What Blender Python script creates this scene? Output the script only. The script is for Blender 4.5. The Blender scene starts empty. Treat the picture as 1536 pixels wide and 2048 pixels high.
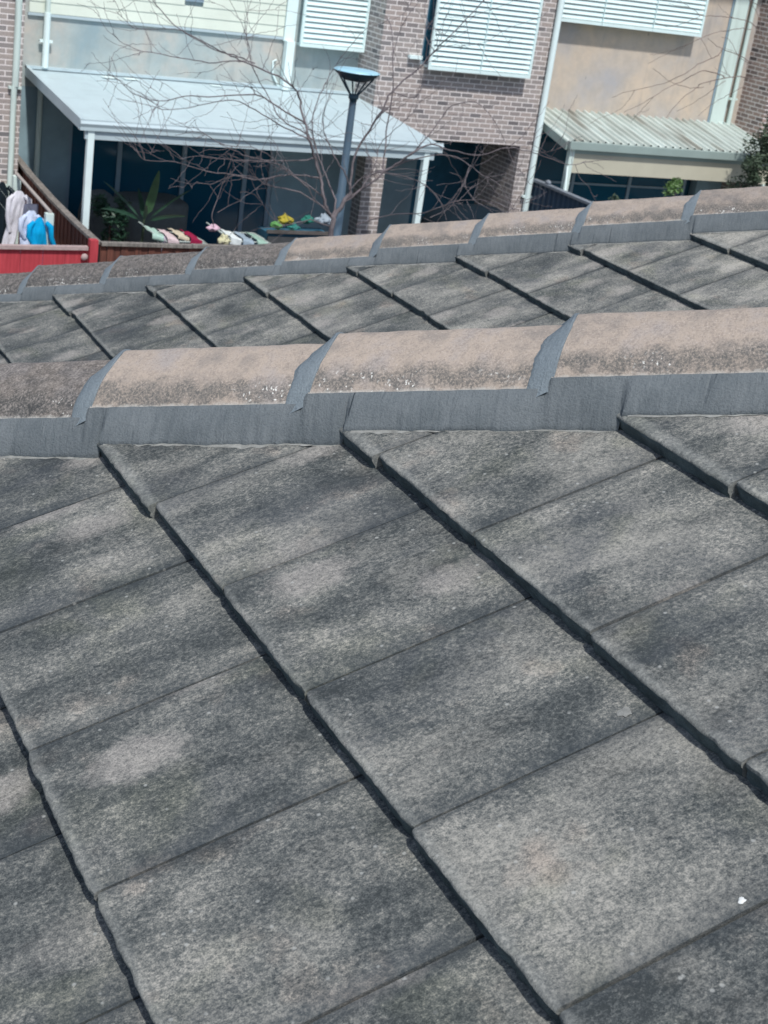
import bpy, bmesh, math, random
from mathutils import Vector, Matrix, noise
from math import sin, cos, pi, radians, sqrt, tan
random.seed(7)
sc = bpy.context.scene
COL = sc.collection
H = 6.75                                   # eye height above the ground

# ------------------------------------------------------------------ camera
F = Vector((0.456119, 0.806088, -0.377065))
R = Vector((0.888318, -0.437813, 0.138607))
U = Vector((0.053355, 0.398174, 0.915757))
FPX = 3007.98
EYE = Vector((0, 0, H))
cd = bpy.data.cameras.new('camera')
cam = bpy.data.objects.new('camera', cd)
COL.objects.link(cam)
cd.sensor_fit = 'VERTICAL'
cd.sensor_height = 36.0
cd.lens = FPX / 2048 * 36.0
cd.clip_start = 0.05
cd.clip_end = 500
cd.dof.use_dof = True
cd.dof.focus_distance = 2.35
cd.dof.aperture_fstop = 18.0
m = Matrix((R, U, -F)).transposed().to_4x4()
m.translation = EYE
cam.matrix_world = m
sc.camera = cam

# ------------------------------------------------------------------ light
SUN = Vector((-0.10, -0.62, 1.0)).normalized()
elev = math.asin(SUN.z)
azim = math.atan2(SUN.x, SUN.y)
w = bpy.data.worlds.new('World')
sc.world = w
w.use_nodes = True
nt = w.node_tree
bg = nt.nodes['Background']
sky = nt.nodes.new('ShaderNodeTexSky')
sky.sky_type = 'NISHITA'
sky.sun_disc = False
sky.sun_elevation = elev
sky.sun_rotation = azim
sky.air_density = 1.0
sky.dust_density = 1.5
nt.links.new(sky.outputs[0], bg.inputs[0])
bg.inputs[1].default_value = 0.12
sl = bpy.data.lights.new('sun', 'SUN')
sl.energy = 3.6
sl.angle = radians(2.5)
sl.color = (1.0, 0.975, 0.93)
so = bpy.data.objects.new('sun', sl)
COL.objects.link(so)
so.rotation_euler = SUN.to_track_quat('Z', 'Y').to_euler()
sc.view_settings.view_transform = 'Standard'
sc.view_settings.look = 'None'
sc.view_settings.exposure = 0.0
sc.view_settings.gamma = 1.0

# ------------------------------------------------------------------ materials
class NT:
    """small helper to write node trees"""
    def __init__(s, name):
        s.m = bpy.data.materials.new(name)
        s.m.use_nodes = True
        s.t = s.m.node_tree
        s.b = s.t.nodes['Principled BSDF']
        s.tc = None
    def n(s, kind, **kw):
        nd = s.t.nodes.new(kind)
        for k, v in kw.items():
            setattr(nd, k, v)
        return nd
    def put(s, sock, v):
        if v is None: return
        if hasattr(v, 'is_output') or isinstance(v, bpy.types.NodeSocket):
            s.t.links.new(v, sock)
        else:
            if sock.type == 'RGBA' and len(v) == 3: v = (*v, 1)
            sock.default_value = v
    def coord(s, which='Object'):
        if s.tc is None: s.tc = s.n('ShaderNodeTexCoord')
        return s.tc.outputs[which]
    def rand(s):
        return s.n('ShaderNodeObjectInfo').outputs['Random']
    def objcol(s):
        return s.n('ShaderNodeObjectInfo').outputs['Color']
    def math(s, op, a, b=None, clamp=False):
        nd = s.n('ShaderNodeMath', operation=op, use_clamp=clamp)
        s.put(nd.inputs[0], a)
        if b is not None: s.put(nd.inputs[1], b)
        return nd.outputs[0]
    def vmath(s, op, a, b=None):
        nd = s.n('ShaderNodeVectorMath', operation=op)
        s.put(nd.inputs[0], a)
        if b is not None: s.put(nd.inputs[1], b)
        return nd.outputs[0]
    def noise(s, vec, scale, detail=4, rough=.55, dist=0.0):
        nd = s.n('ShaderNodeTexNoise')
        s.put(nd.inputs['Vector'], vec)
        nd.inputs['Scale'].default_value = scale
        nd.inputs['Detail'].default_value = detail
        nd.inputs['Roughness'].default_value = rough
        nd.inputs['Distortion'].default_value = dist
        return nd.outputs['Fac']
    def voro(s, vec, scale, feature='F1'):
        nd = s.n('ShaderNodeTexVoronoi', feature=feature)
        s.put(nd.inputs['Vector'], vec)
        nd.inputs['Scale'].default_value = scale
        return nd
    def ramp(s, fac, stops):
        nd = s.n('ShaderNodeValToRGB')
        s.put(nd.inputs[0], fac)
        cr = nd.color_ramp
        while len(cr.elements) > 1: cr.elements.remove(cr.elements[0])
        for i, (p, c) in enumerate(stops):
            if not isinstance(c, (tuple, list)): c = (c, c, c)
            e = cr.elements[0] if i == 0 else cr.elements.new(p)
            e.position = p
            e.color = (*c, 1)
        return nd.outputs[0]
    def mix(s, fac, a, b, mode='MIX'):
        nd = s.n('ShaderNodeMix', data_type='RGBA', blend_type=mode)
        s.put(nd.inputs[0], fac)
        s.put(nd.inputs[6], a)
        s.put(nd.inputs[7], b)
        return nd.outputs[2]
    def bump(s, h, strength=.5, dist=.01, normal=None):
        nd = s.n('ShaderNodeBump')
        s.put(nd.inputs['Height'], h)
        nd.inputs['Strength'].default_value = strength
        nd.inputs['Distance'].default_value = dist
        if normal is not None: s.put(nd.inputs['Normal'], normal)
        return nd.outputs[0]
    def out(s, color, rough=.8, normal=None, metallic=0.0, spec=.5):
        s.put(s.b.inputs['Base Color'], color)
        s.put(s.b.inputs['Roughness'], rough)
        s.b.inputs['Metallic'].default_value = metallic
        s.b.inputs['Specular IOR Level'].default_value = spec
        if normal is not None: s.put(s.b.inputs['Normal'], normal)
        return s.m

def tile_material():
    k = NT('weathered_concrete_tile')
    co = k.coord()
    r = k.rand()
    comb = k.n('ShaderNodeCombineXYZ')
    k.put(comb.inputs[0], k.math('MULTIPLY', r, 37.0)); k.put(comb.inputs[1], k.math('MULTIPLY', r, 91.0)); k.put(comb.inputs[2], k.math('MULTIPLY', r, 13.0))
    v = k.vmath('ADD', co, comb.outputs[0])
    st = k.vmath('MULTIPLY', v, (1.0, .42, 1.0))
    st2 = k.vmath('MULTIPLY', v, (1.0, .72, 1.0))
    patch = k.noise(st, 10.0, 6, .62, .35)
    blot = k.noise(v, 5.0, 3, .5)
    fine = k.noise(st2, 210.0, 3, .7)
    grit = k.noise(v, 520.0, 2, .6)
    mid = k.noise(st2, 60.0, 4, .7)
    a = k.math('MULTIPLY', patch, .92)
    a = k.math('SUBTRACT', a, .215)
    a = k.math('ADD', a, k.math('MULTIPLY', k.math('SUBTRACT', fine, .5), .85))
    a = k.math('ADD', a, k.math('MULTIPLY', k.math('SUBTRACT', grit, .5), .62))
    a = k.math('ADD', a, k.math('MULTIPLY', k.math('SUBTRACT', mid, .5), .35))
    a = k.math('ADD', a, k.math('MULTIPLY', blot, .50))
    a = k.math('ADD', a, k.math('MULTIPLY', k.math('SUBTRACT', r, .5), .05))
    sep = k.n('ShaderNodeSeparateColor'); k.put(sep.inputs[0], k.objcol())
    a = k.math('ADD', a, k.math('MULTIPLY', k.math('SUBTRACT', sep.outputs[0], .5), .3))
    c = k.ramp(a, [(.26, (.040, .047, .049)), (.41, (.078, .087, .088)), (.53, (.128, .135, .129)), (.66, (.225, .226, .208)), (.82, (.39, .375, .335))])
    # broad soft pale wear, as a cloud; amount per tile in the green of the object colour
    cl = k.noise(k.vmath('MULTIPLY', v, (1.0, .62, 1.0)), 7.0, 6, .58, .5)
    cl = k.math('ADD', cl, k.math('MULTIPLY', k.math('SUBTRACT', sep.outputs[1], .5), .22))
    cl = k.math('ADD', cl, k.math('MULTIPLY', k.math('SUBTRACT', fine, .5), .22))
    gr = k.ramp(k.math('ADD', k.math('MULTIPLY', fine, .55), k.math('MULTIPLY', grit, .45)), [(.36, .25), (.62, 1)])
    c = k.mix(k.math('MULTIPLY', k.math('MULTIPLY', k.ramp(cl, [(.50, 0), (.74, 1)]), .68), gr), c, (.35, .34, .305))
    dkc = k.noise(k.vmath('MULTIPLY', v, (1.0, .35, 1.0)), 8.0, 4, .55, .4)
    c = k.mix(k.math('MULTIPLY', k.ramp(dkc, [(.52, 0), (.72, 1)]), .42), c, (.060, .070, .085))
    # dirt gathered along the side joints, lighter rubbed front lip
    lx = k.n('ShaderNodeSeparateXYZ'); k.put(lx.inputs[0], co)
    wob = k.math('MULTIPLY', k.math('SUBTRACT', k.noise(v, 30.0, 4, .65), .5), .022)
    xe = k.math('ADD', k.math('MINIMUM', k.math('SUBTRACT', .2975, lx.outputs[0]), k.math('ADD', k.math('MULTIPLY', lx.outputs[0], 1.6), .004)), wob)
    c = k.mix(k.ramp(xe, [(.0, .62), (.014, .28), (.034, 0)]), c, (.040, .050, .058))
    ye = k.math('ADD', lx.outputs[1], wob)
    c = k.mix(k.math('MULTIPLY', k.ramp(ye, [(.004, .6), (.016, 0)]), fine), c, (.36, .37, .35))
    # brown algae / pinkish worn patches
    pk = k.ramp(k.noise(v, 9.0, 3, .5), [(.60, 0), (.72, 1)])
    c = k.mix(k.math('MULTIPLY', pk, .45), c, k.mix(1.0, c, (1.35, 1.12, 1.02), 'MULTIPLY'))
    gn = k.ramp(k.noise(v, 6.3, 3, .5, .4), [(.55, 0), (.75, 1)])
    c = k.mix(k.math('MULTIPLY', gn, .5), c, k.mix(1.0, c, (1.05, 1.06, .86), 'MULTIPLY'))
    # worn pale rounds where feet and lichen were
    wn = k.voro(k.vmath('MULTIPLY', v, (1.25, .8, 1.0)), 5.6)
    jit = k.math('ADD', wn.outputs['Distance'], k.math('MULTIPLY', k.math('SUBTRACT', k.noise(v, 38.0, 4, .7), .5), .35))
    ws = k.n('ShaderNodeSeparateColor'); k.put(ws.inputs[0], wn.outputs['Color'])
    wm = k.math('MULTIPLY', k.ramp(jit, [(.20, 1), (.34, 0)]), k.ramp(ws.outputs[0], [(.50, 0), (.6, 1)]))
    c = k.mix(k.math('MULTIPLY', wm, k.math('MULTIPLY', gr, .70)), c, (.40, .375, .345))
    # small lichen flecks
    vo = k.voro(v, 70.0)
    vs = k.n('ShaderNodeSeparateColor'); k.put(vs.inputs[0], vo.outputs['Color'])
    fl = k.math('MULTIPLY', k.ramp(vo.outputs['Distance'], [(.10, 1), (.22, 0)]), k.ramp(vs.outputs[0], [(.86, 0), (.90, 1)]))
    c = k.mix(k.math('MULTIPLY', fl, .6), c, (.42, .43, .41))
    h = k.math('ADD', k.math('MULTIPLY', fine, .7), k.math('MULTIPLY', grit, .5))
    h = k.math('ADD', h, k.math('MULTIPLY', mid, .6))
    return k.out(c, .93, k.bump(h, .55, .0022), spec=.25)

def cap_material():
    k = NT('weathered_cap_concrete')
    uv = k.coord('UV')
    r = k.rand()
    comb = k.n('ShaderNodeCombineXYZ')
    k.put(comb.inputs[0], k.math('MULTIPLY', r, 17.0)); k.put(comb.inputs[2], k.math('MULTIPLY', r, 29.0))
    v = k.vmath('ADD', k.coord(), comb.outputs[0])
    sep = k.n('ShaderNodeSeparateXYZ'); k.put(sep.inputs[0], uv)
    big = k.noise(v, 9.0, 5, .62)
    fine = k.noise(v, 240.0, 3, .7)
    mid = k.noise(v, 60.0, 4, .7)
    col = k.ramp(big, [(.34, (.27, .24, .215)), (.5, (.405, .34, .285)), (.66, (.36, .32, .295))])
    col = k.mix(k.ramp(k.math('ADD', fine, k.math('MULTIPLY', k.math('SUBTRACT', mid, .5), .8)), [(.30, .38), (.52, 0)]), col, (.18, .16, .15))
    col = k.mix(k.ramp(fine, [(.6, 0), (.75, .45)]), col, (.62, .56, .52))
    # grey lichen band low on the cap (v = 0 at the crown, 1 at the lip)
    band = k.math('ADD', sep.outputs[1], k.math('MULTIPLY', k.math('SUBTRACT', k.noise(v, 22.0, 4, .65), .5), .55))
    bm_ = k.ramp(band, [(.66, 0), (.84, .9), (.93, .8), (.985, .1)])
    col = k.mix(k.math('MULTIPLY', bm_, k.ramp(fine, [(.4, 1), (.66, .25)])), col, (.105, .108, .105))
    # dark weathering set per cap by the object colour
    oc = k.n('ShaderNodeSeparateColor'); k.put(oc.inputs[0], k.objcol())
    dk = k.math('MULTIPLY', oc.outputs[0], k.ramp(k.math('ADD', k.math('MULTIPLY', mid, .5), k.math('MULTIPLY', big, .6)), [(.36, 1), (.72, .85)]))
    col = k.mix(dk, col, k.ramp(k.math('ADD', fine, k.math('MULTIPLY', k.math('SUBTRACT', mid, .5), .9)), [(.3, (.04, .043, .046)), (.52, (.10, .098, .096)), (.72, (.22, .205, .195))]))
    # flaked white residue near the lip
    vd = k.n('ShaderNodeTexNoise'); k.put(vd.inputs['Vector'], v); vd.inputs['Scale'].default_value = 160.0
    vo = k.voro(k.vmath('ADD', k.vmath('MULTIPLY', v, (1, 1, .6)), k.vmath('MULTIPLY', vd.outputs['Color'], (.012, .012, .012))), 170.0)
    vs = k.n('ShaderNodeSeparateColor'); k.put(vs.inputs[0], vo.outputs['Color'])
    fl = k.math('MULTIPLY', k.ramp(vo.outputs['Distance'], [(.26, 1), (.38, 0)]), k.ramp(vs.outputs[0], [(.66, 0), (.70, 1)]))
    fl = k.math('MULTIPLY', fl, k.ramp(k.noise(v, 9.0, 2, .5), [(.53, 0), (.60, 1)]))
    fl = k.math('MULTIPLY', fl, k.ramp(sep.outputs[1], [(.74, 0), (.86, 1)]))
    col = k.mix(fl, col, (.72, .72, .68))
    # pale lip line
    lip = k.ramp(k.math('ADD', sep.outputs[1], k.math('MULTIPLY', k.math('SUBTRACT', mid, .5), .08)), [(.955, 0), (.985, 1)])
    col = k.mix(k.math('MULTIPLY', lip, .8), col, (.42, .41, .38))
    h = k.math('ADD', k.math('MULTIPLY', fine, .8), k.math('MULTIPLY', mid, .9))
    return k.out(col, .92, k.bump(h, .5, .0026), spec=.25)

def mortar_material(name, c1, c2, sc_=1.0):
    k = NT(name)
    uv = k.coord('UV')
    v = k.coord()
    sk = k.n('ShaderNodeMapping'); k.put(sk.inputs[0], uv)
    sk.inputs['Rotation'].default_value = (0, 0, radians(-30))
    sk.inputs['Scale'].default_value = (1.0, .16, 1.0)
    tro = k.noise(sk.outputs[0], 110.0, 5, .65, .2)
    n1 = k.noise(v, 12.0, 4, .6)
    n2 = k.noise(v, 260.0, 3, .6)
    col = k.ramp(k.math('ADD', k.math('MULTIPLY', n1, .6), k.math('MULTIPLY', tro, .4)), [(.34, c1), (.64, c2)])
    col = k.mix(k.ramp(n2, [(.3, .25), (.55, 0)]), col, (.05, .06, .075))
    # deeper drag marks here and there
    sk2 = k.n('ShaderNodeMapping'); k.put(sk2.inputs[0], uv)
    sk2.inputs['Rotation'].default_value = (0, 0, radians(-34))
    sk2.inputs['Scale'].default_value = (1.0, .07, 1.0)
    dr = k.ramp(k.noise(sk2.outputs[0], 30.0, 2, .5, .3), [(.28, 0), (.335, 1)])
    h = k.math('ADD', k.math('MULTIPLY', tro, .9), k.math('MULTIPLY', n2, .55))
    h = k.math('ADD', h, k.math('MULTIPLY', dr, 1.1))
    return k.out(col, .85, k.bump(h, .75, .0035), spec=.25)

def brick_material(name, tint=(1, 1, 1)):
    k = NT(name)
    uv = k.coord('UV')
    b = k.n('ShaderNodeTexBrick')
    k.put(b.inputs['Vector'], uv)
    b.offset = .5
    b.inputs['Scale'].default_value = 1.0
    b.inputs['Brick Width'].default_value = .24
    b.inputs['Row Height'].default_value = .086
    b.inputs['Mortar Size'].default_value = .0095
    b.inputs['Mortar Smooth'].default_value = .15
    b.inputs['Bias'].default_value = 0.0
    b.inputs['Color1'].default_value = (.0, .0, .0, 1)
    b.inputs['Color2'].default_value = (1, 1, 1, 1)
    b.inputs['Mortar'].default_value = (.5, .5, .5, 1)
    T = lambda c: tuple(c[i] * tint[i] for i in range(3))
    base = k.ramp(b.outputs['Color'], [(.0, T((.12, .13, .145))), (.10, T((.25, .25, .26))), (.35, T((.35, .33, .325))), (.7, T((.41, .375, .36))), (1.0, T((.34, .335, .335)))])
    n1 = k.noise(uv, 1.3, 4, .6)
    base = k.mix(k.ramp(n1, [(.4, 0), (.7, .35)]), base, T((.38, .31, .29)))
    n2 = k.noise(uv, 30.0, 4, .6)
    base = k.mix(k.ramp(n2, [(.35, .3), (.6, 0)]), base, T((.15, .15, .155)))
    mort = k.mix(k.noise(uv, 3.0, 3, .6), (.66, .61, .60), (.82, .77, .75))
    col = k.mix(b.outputs['Fac'], base, mort)
    inv = k.math('SUBTRACT', 1.0, b.outputs['Fac'])
    return k.out(col, .9, k.bump(k.math('ADD', inv, k.math('MULTIPLY', n2, .3)), .6, .006), spec=.2)

def simple(name, col, rough=.6, var=.12, scale=3.0, metallic=0.0, spec=.5, fine=0.0, streak=False, dirt=None, bump=0.0):
    k = NT(name)
    v = k.coord()
    if streak: v = k.vmath('MULTIPLY', v, (1.0, 1.0, .12))
    n1 = k.noise(v, scale, 5, .6)
    lo = tuple(c * (1 - var) for c in col); hi = tuple(min(1, c * (1 + var)) for c in col)
    c = k.ramp(n1, [(.3, lo), (.7, hi)])
    if dirt is not None:
        c = k.mix(k.ramp(k.noise(v, scale * 2.7, 5, .7), [(.5, 0), (.72, .75)]), c, dirt)
    nb = None
    if fine or bump:
        nf = k.noise(k.coord(), scale * 25, 4, .6)
        if fine: c = k.mix(k.ramp(nf, [(.3, fine), (.6, 0)]), c, tuple(x * .35 for x in col))
        if bump: nb = k.bump(nf, bump, .01)
    return k.out(c, rough, nb, metallic, spec)

def render_wall(name, base, warm, cool):
    k = NT(name)
    v = k.coord()
    n1 = k.noise(v, .9, 5, .6, .3)
    n2 = k.noise(v, 5.0, 5, .65)
    c = k.ramp(n1, [(.32, cool), (.5, base), (.68, warm)])
    c = k.mix(k.ramp(n2, [(.35, .35), (.6, 0)]), c, tuple(x * .72 for x in base))
    st = k.vmath('MULTIPLY', v, (1, 1, .1))
    c = k.mix(k.ramp(k.noise(st, 5.0, 4, .6), [(.55, 0), (.75, .3)]), c, tuple(x * .6 for x in cool))
    vo = k.voro(k.vmath('MULTIPLY', v, (1.6, 1, .8)), 1.9)
    c = k.mix(k.ramp(vo.outputs['Distance'], [(.035, .55), (.07, 0)]), c, tuple(x * .45 for x in cool))
    return k.out(c, .9, k.bump(k.noise(v, 60.0, 3, .6), .25, .004), spec=.2)

def wood_fence(name, col, dark):
    k = NT(name)
    v = k.coord()
    st = k.vmath('MULTIPLY', v, (1, 1, .08))
    n = k.noise(st, 26.0, 5, .65)
    nb = k.noise(v, 3.0, 3, .6)
    c = k.ramp(n, [(.3, dark), (.55, col), (.8, tuple(min(1, x * 1.35) for x in col))])
    c = k.mix(k.ramp(nb, [(.5, 0), (.75, .5)]), c, dark)
    return k.out(c, .85, k.bump(n, .4, .004), spec=.2)

M = {}
M['tile'] = tile_material()
M['tile_edge'] = simple('shaded_tile_edge', (.105, .138, .150), .95, .45, 30.0, fine=.6, bump=.6, spec=.15)  # teal shade of the step faces put into the colour
M['residue'] = simple('pale_mortar_residue', (.27, .275, .26), .9, .35, 60.0, fine=.6)
M['cap'] = cap_material()
M['mortar'] = mortar_material('pointing_mortar', (.110, .130, .142), (.165, .186, .198))
M['collar'] = mortar_material('collar_mortar', (.170, .208, .235), (.225, .265, .290))
M['brick'] = brick_material('taupe_brick', (1.02, .97, .94))
M['brick_brown'] = brick_material('brown_brick', (1.0, .82, .75))
M['render_cool'] = render_wall('cool_render', (.42, .48, .475), (.54, .50, .45), (.30, .39, .42))
M['render_tan'] = render_wall('tan_render', (.52, .46, .40), (.62, .51, .40), (.42, .41, .42))
M['render_shade'] = simple('shaded_render', (.26, .37, .42), .9, .15, 2.0)  # render under the roofs, its shade put into the base colour
M['white'] = simple('white_paint', (.76, .90, .90), .45, .05, 4.0)
M['offwhite'] = simple('aged_white_paint', (.62, .74, .70), .55, .07, 3.0, streak=True, dirt=(.42, .48, .44))
M['shutter'] = simple('shutter_white', (.72, .88, .88), .4, .04, 3.0)
M['cladding'] = simple('cream_cladding', (.70, .76, .67), .6, .06, 2.0)
M['roof_white'] = simple('white_roof_panel', (.49, .60, .64), .4, .06, 1.4, dirt=(.41, .50, .54))
M['fascia'] = simple('grey_fascia', (.46, .56, .60), .5, .05, 2.0)
M['gutter_green'] = simple('green_grey_gutter', (.30, .38, .36), .5, .08, 2.0)
M['blind'] = simple('cream_blind_box', (.52, .50, .40), .7, .06, 2.0)
M['glass'] = NT('dark_glass').out((.012, .085, .145), .1, None, 0.0, .6)
M['interior'] = simple('dark_interior', (.028, .125, .20), .9, .2, 2.0)
M['frame_dark'] = simple('blue_grey_frame', (.24, .33, .40), .4, .08, 2.0)
M['frame_mid'] = simple('grey_window_frame', (.20, .27, .31), .45, .08, 2.0)
M['fence_brown'] = wood_fence('brown_paling', (.155, .062, .045), (.055, .028, .024))
M['fence_rail'] = wood_fence('grey_weathered_rail', (.24, .22, .20), (.09, .085, .08))
M['fence_red'] = wood_fence('red_painted_board', (.46, .060, .075), (.36, .042, .052))
M['red_rail'] = simple('faded_pink_rail', (.42, .32, .31), .8, .15, 6.0, dirt=(.25, .2, .2))
M['navy'] = simple('navy_steel_fence', (.045, .085, .135), .5, .1, 2.0)
M['navy_cap'] = simple('lilac_grey_rail', (.20, .23, .27), .6, .12, 4.0, dirt=(.1, .11, .12))
M['lamp_blue'] = simple('pale_blue_lamp_top', (.42, .72, .86), .3, .08, 5.0)
M['lamp_dark'] = simple('teal_lamp_metal', (.02, .06, .085), .45, .1, 5.0)
M['pole'] = simple('blue_grey_pole', (.075, .125, .175), .5, .08, 4.0)
M['bark'] = simple('brown_grey_bark', (.150, .130, .138), .9, .35, 9.0, bump=.5)
M['bark_pale'] = simple('pale_brown_bark', (.20, .155, .135), .9, .3, 9.0, bump=.5)
M['concrete'] = simple('paving_concrete', (.25, .25, .24), .9, .15, 1.0, fine=.2)
M['asphalt'] = simple('asphalt', (.05, .052, .055), .9, .15, 1.0, fine=.3)
M['leaf'] = simple('olive_leaf', (.055, .085, .05), .6, .5, 8.0)
M['leaf_bright'] = simple('fresh_leaf', (.12, .22, .07), .5, .35, 12.0)
M['leaf_mid'] = simple('mid_green_leaf', (.035, .085, .035), .5, .3, 8.0)
M['leaf_dark'] = simple('deep_green_leaf', (.015, .055, .03), .5, .3, 8.0)
M['terracotta'] = simple('brown_pot', (.10, .055, .045), .8, .15, 8.0)
M['steel'] = simple('pale_wire', (.50, .58, .55), .4, .05, 5.0)
M['flash'] = simple('white_residue', (.72, .74, .72), .7, .05, 20.0)

def fabric(name, col):
    return simple(name, col, .9, .1, 12.0, spec=.2)

def corrugated_material():
    k = NT('aged_ribbed_steel')
    v = k.coord()
    st = k.vmath('MULTIPLY', v, (1, .1, .1))
    c = k.ramp(k.noise(st, 5.0, 4, .6), [(.35, (.38, .42, .39)), (.6, (.55, .62, .59)), (.8, (.66, .74, .72))])
    c = k.mix(k.ramp(k.noise(st, 2.3, 3, .6), [(.56, 0), (.62, .55)]), c, (.16, .12, .085))
    return k.out(c, .5, None, 0.0, .4)
M['corrugated'] = corrugated_material()

# ------------------------------------------------------------------ object helpers
def link(name, me, mat=None, parent=None, smooth=None):
    o = bpy.data.objects.new(name, me)
    COL.objects.link(o)
    if mat is not None and len(me.materials) == 0: me.materials.append(mat)
    if parent is not None: o.parent = parent
    if smooth is not None:
        for p in me.polygons: p.use_smooth = True
        me.set_sharp_from_angle(angle=radians(smooth))
    return o

def obj(name, bm, mat, parent=None, smooth=None):
    me = bpy.data.meshes.new(name)
    bm.normal_update()
    bm.to_mesh(me)
    bm.free()
    return link(name, me, mat, parent, smooth)

def thing(name, label, cat, loc=(0, 0, 0), group=None):
    o = bpy.data.objects.new(name, None)
    COL.objects.link(o)
    o.empty_display_size = .2
    o['label'] = label; o['category'] = cat
    if group: o['group'] = group
    return o

def tag(o, label, cat, group=None):
    o['label'] = label; o['category'] = cat
    if group: o['group'] = group
    return o

def box(bm, x0, x1, y0, y1, z0, z1, bevel=0.0):
    """box with eye-relative z; writes metre UVs"""
    uvl = bm.loops.layers.uv.verify()
    z0 += H; z1 += H
    vs = [bm.verts.new(p) for p in ((x0, y0, z0), (x1, y0, z0), (x1, y1, z0), (x0, y1, z0), (x0, y0, z1), (x1, y0, z1), (x1, y1, z1), (x0, y1, z1))]
    fs = [bm.faces.new([vs[i] for i in f]) for f in ((3, 2, 1, 0), (4, 5, 6, 7), (0, 1, 5, 4), (1, 2, 6, 5), (2, 3, 7, 6), (3, 0, 4, 7))]
    if bevel:
        es = set(e for f in fs for e in f.edges)
        r = bmesh.ops.bevel(bm, geom=list(es), offset=bevel, segments=2, affect='EDGES', profile=.6)
        fs = [f for f in bm.faces if f.is_valid]
    for f in fs:
        n = f.normal if f.normal.length > 0 else None
        f.normal_update(); n = f.normal
        for l in f.loops:
            p = l.vert.co
            if abs(n.z) > .7: l[uvl].uv = (p.x, p.y)
            elif abs(n.x) > .7: l[uvl].uv = (p.y, p.z)
            else: l[uvl].uv = (p.x, p.z)
    return bm

def boxobj(name, mat, parent, *boxes, bevel=0.0):
    bm = bmesh.new()
    for b in boxes:
        t = bmesh.new(); box(t, *b, bevel=bevel)
        me = bpy.data.meshes.new('t'); t.to_mesh(me); t.free(); bm.from_mesh(me); bpy.data.meshes.remove(me)
    return obj(name, bm, mat, parent)

def boxparts(name, mat, parent, *boxes, bevel=0.0):
    for b in boxes: boxobj(name, mat, parent, b, bevel=bevel)

def tube(bm, pts, rad, sides=6, cap=True):
    """tube along points (absolute coordinates), radius list or number"""
    n = len(pts)
    if not isinstance(rad, (list, tuple)): rad = [rad] * n
    pts = [Vector(p) for p in pts]
    rings = []
    prev = None
    for i in range(n):
        d = (pts[min(i + 1, n - 1)] - pts[max(i - 1, 0)])
        if d.length < 1e-9: d = Vector((0, 0, 1))
        d.normalize()
        if prev is None:
            a = d.orthogonal().normalized()
        else:
            a = prev - d * prev.dot(d)
            a = a.normalized() if a.length > 1e-6 else d.orthogonal().normalized()
        prev = a
        b = d.cross(a)
        rings.append([bm.verts.new(pts[i] + (a * cos(2 * pi * j / sides) + b * sin(2 * pi * j / sides)) * rad[i]) for j in range(sides)])
    for i in range(n - 1):
        for j in range(sides):
            bm.faces.new((rings[i][j], rings[i][(j + 1) % sides], rings[i + 1][(j + 1) % sides], rings[i + 1][j]))
    if cap:
        bm.faces.new(list(reversed(rings[0]))); bm.faces.new(rings[-1])

def pipe(name, mat, parent, pts, r, sides=10):
    bm = bmesh.new()
    tube(bm, [(p[0], p[1], p[2] + H) for p in pts], r, sides)
    return obj(name, bm, mat, parent, smooth=50)

def lathe(bm, prof, c, sides=32):
    rings = []
    for r, z in prof:
        rings.append([bm.verts.new((c[0] + r * cos(2 * pi * j / sides), c[1] + r * sin(2 * pi * j / sides), c[2] + z)) for j in range(sides)])
    for i in range(len(prof) - 1):
        for j in range(sides):
            bm.faces.new((rings[i][j], rings[i][(j + 1) % sides], rings[i + 1][(j + 1) % sides], rings[i + 1][j]))
    if prof[0][0] > 1e-4: bm.faces.new(list(reversed(rings[0])))
    if prof[-1][0] > 1e-4: bm.faces.new(rings[-1])

def px(x, y, depth):
    """a place in the world given where a sight line at that depth passes (eye-relative)"""
    return (F + R * ((x - 768) / FPX) - U * ((y - 1024) / FPX)) * depth

# ------------------------------------------------------------------ roofs
SL = radians(23.2385)
CS, SS, TS = cos(SL), sin(SL), tan(SL)
E1 = Vector((0, -1, 0)); E2 = Vector((CS, 0, SS)); NN = Vector((-SS, 0, CS))
TW, TE, TT = .300, .3319, .027
HIP = Vector((1, -1, TS)).normalized()                      # uphill along the hip
SIDE = Vector((-1, -1, 0)) / sqrt(2)                        # towards our slope

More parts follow.
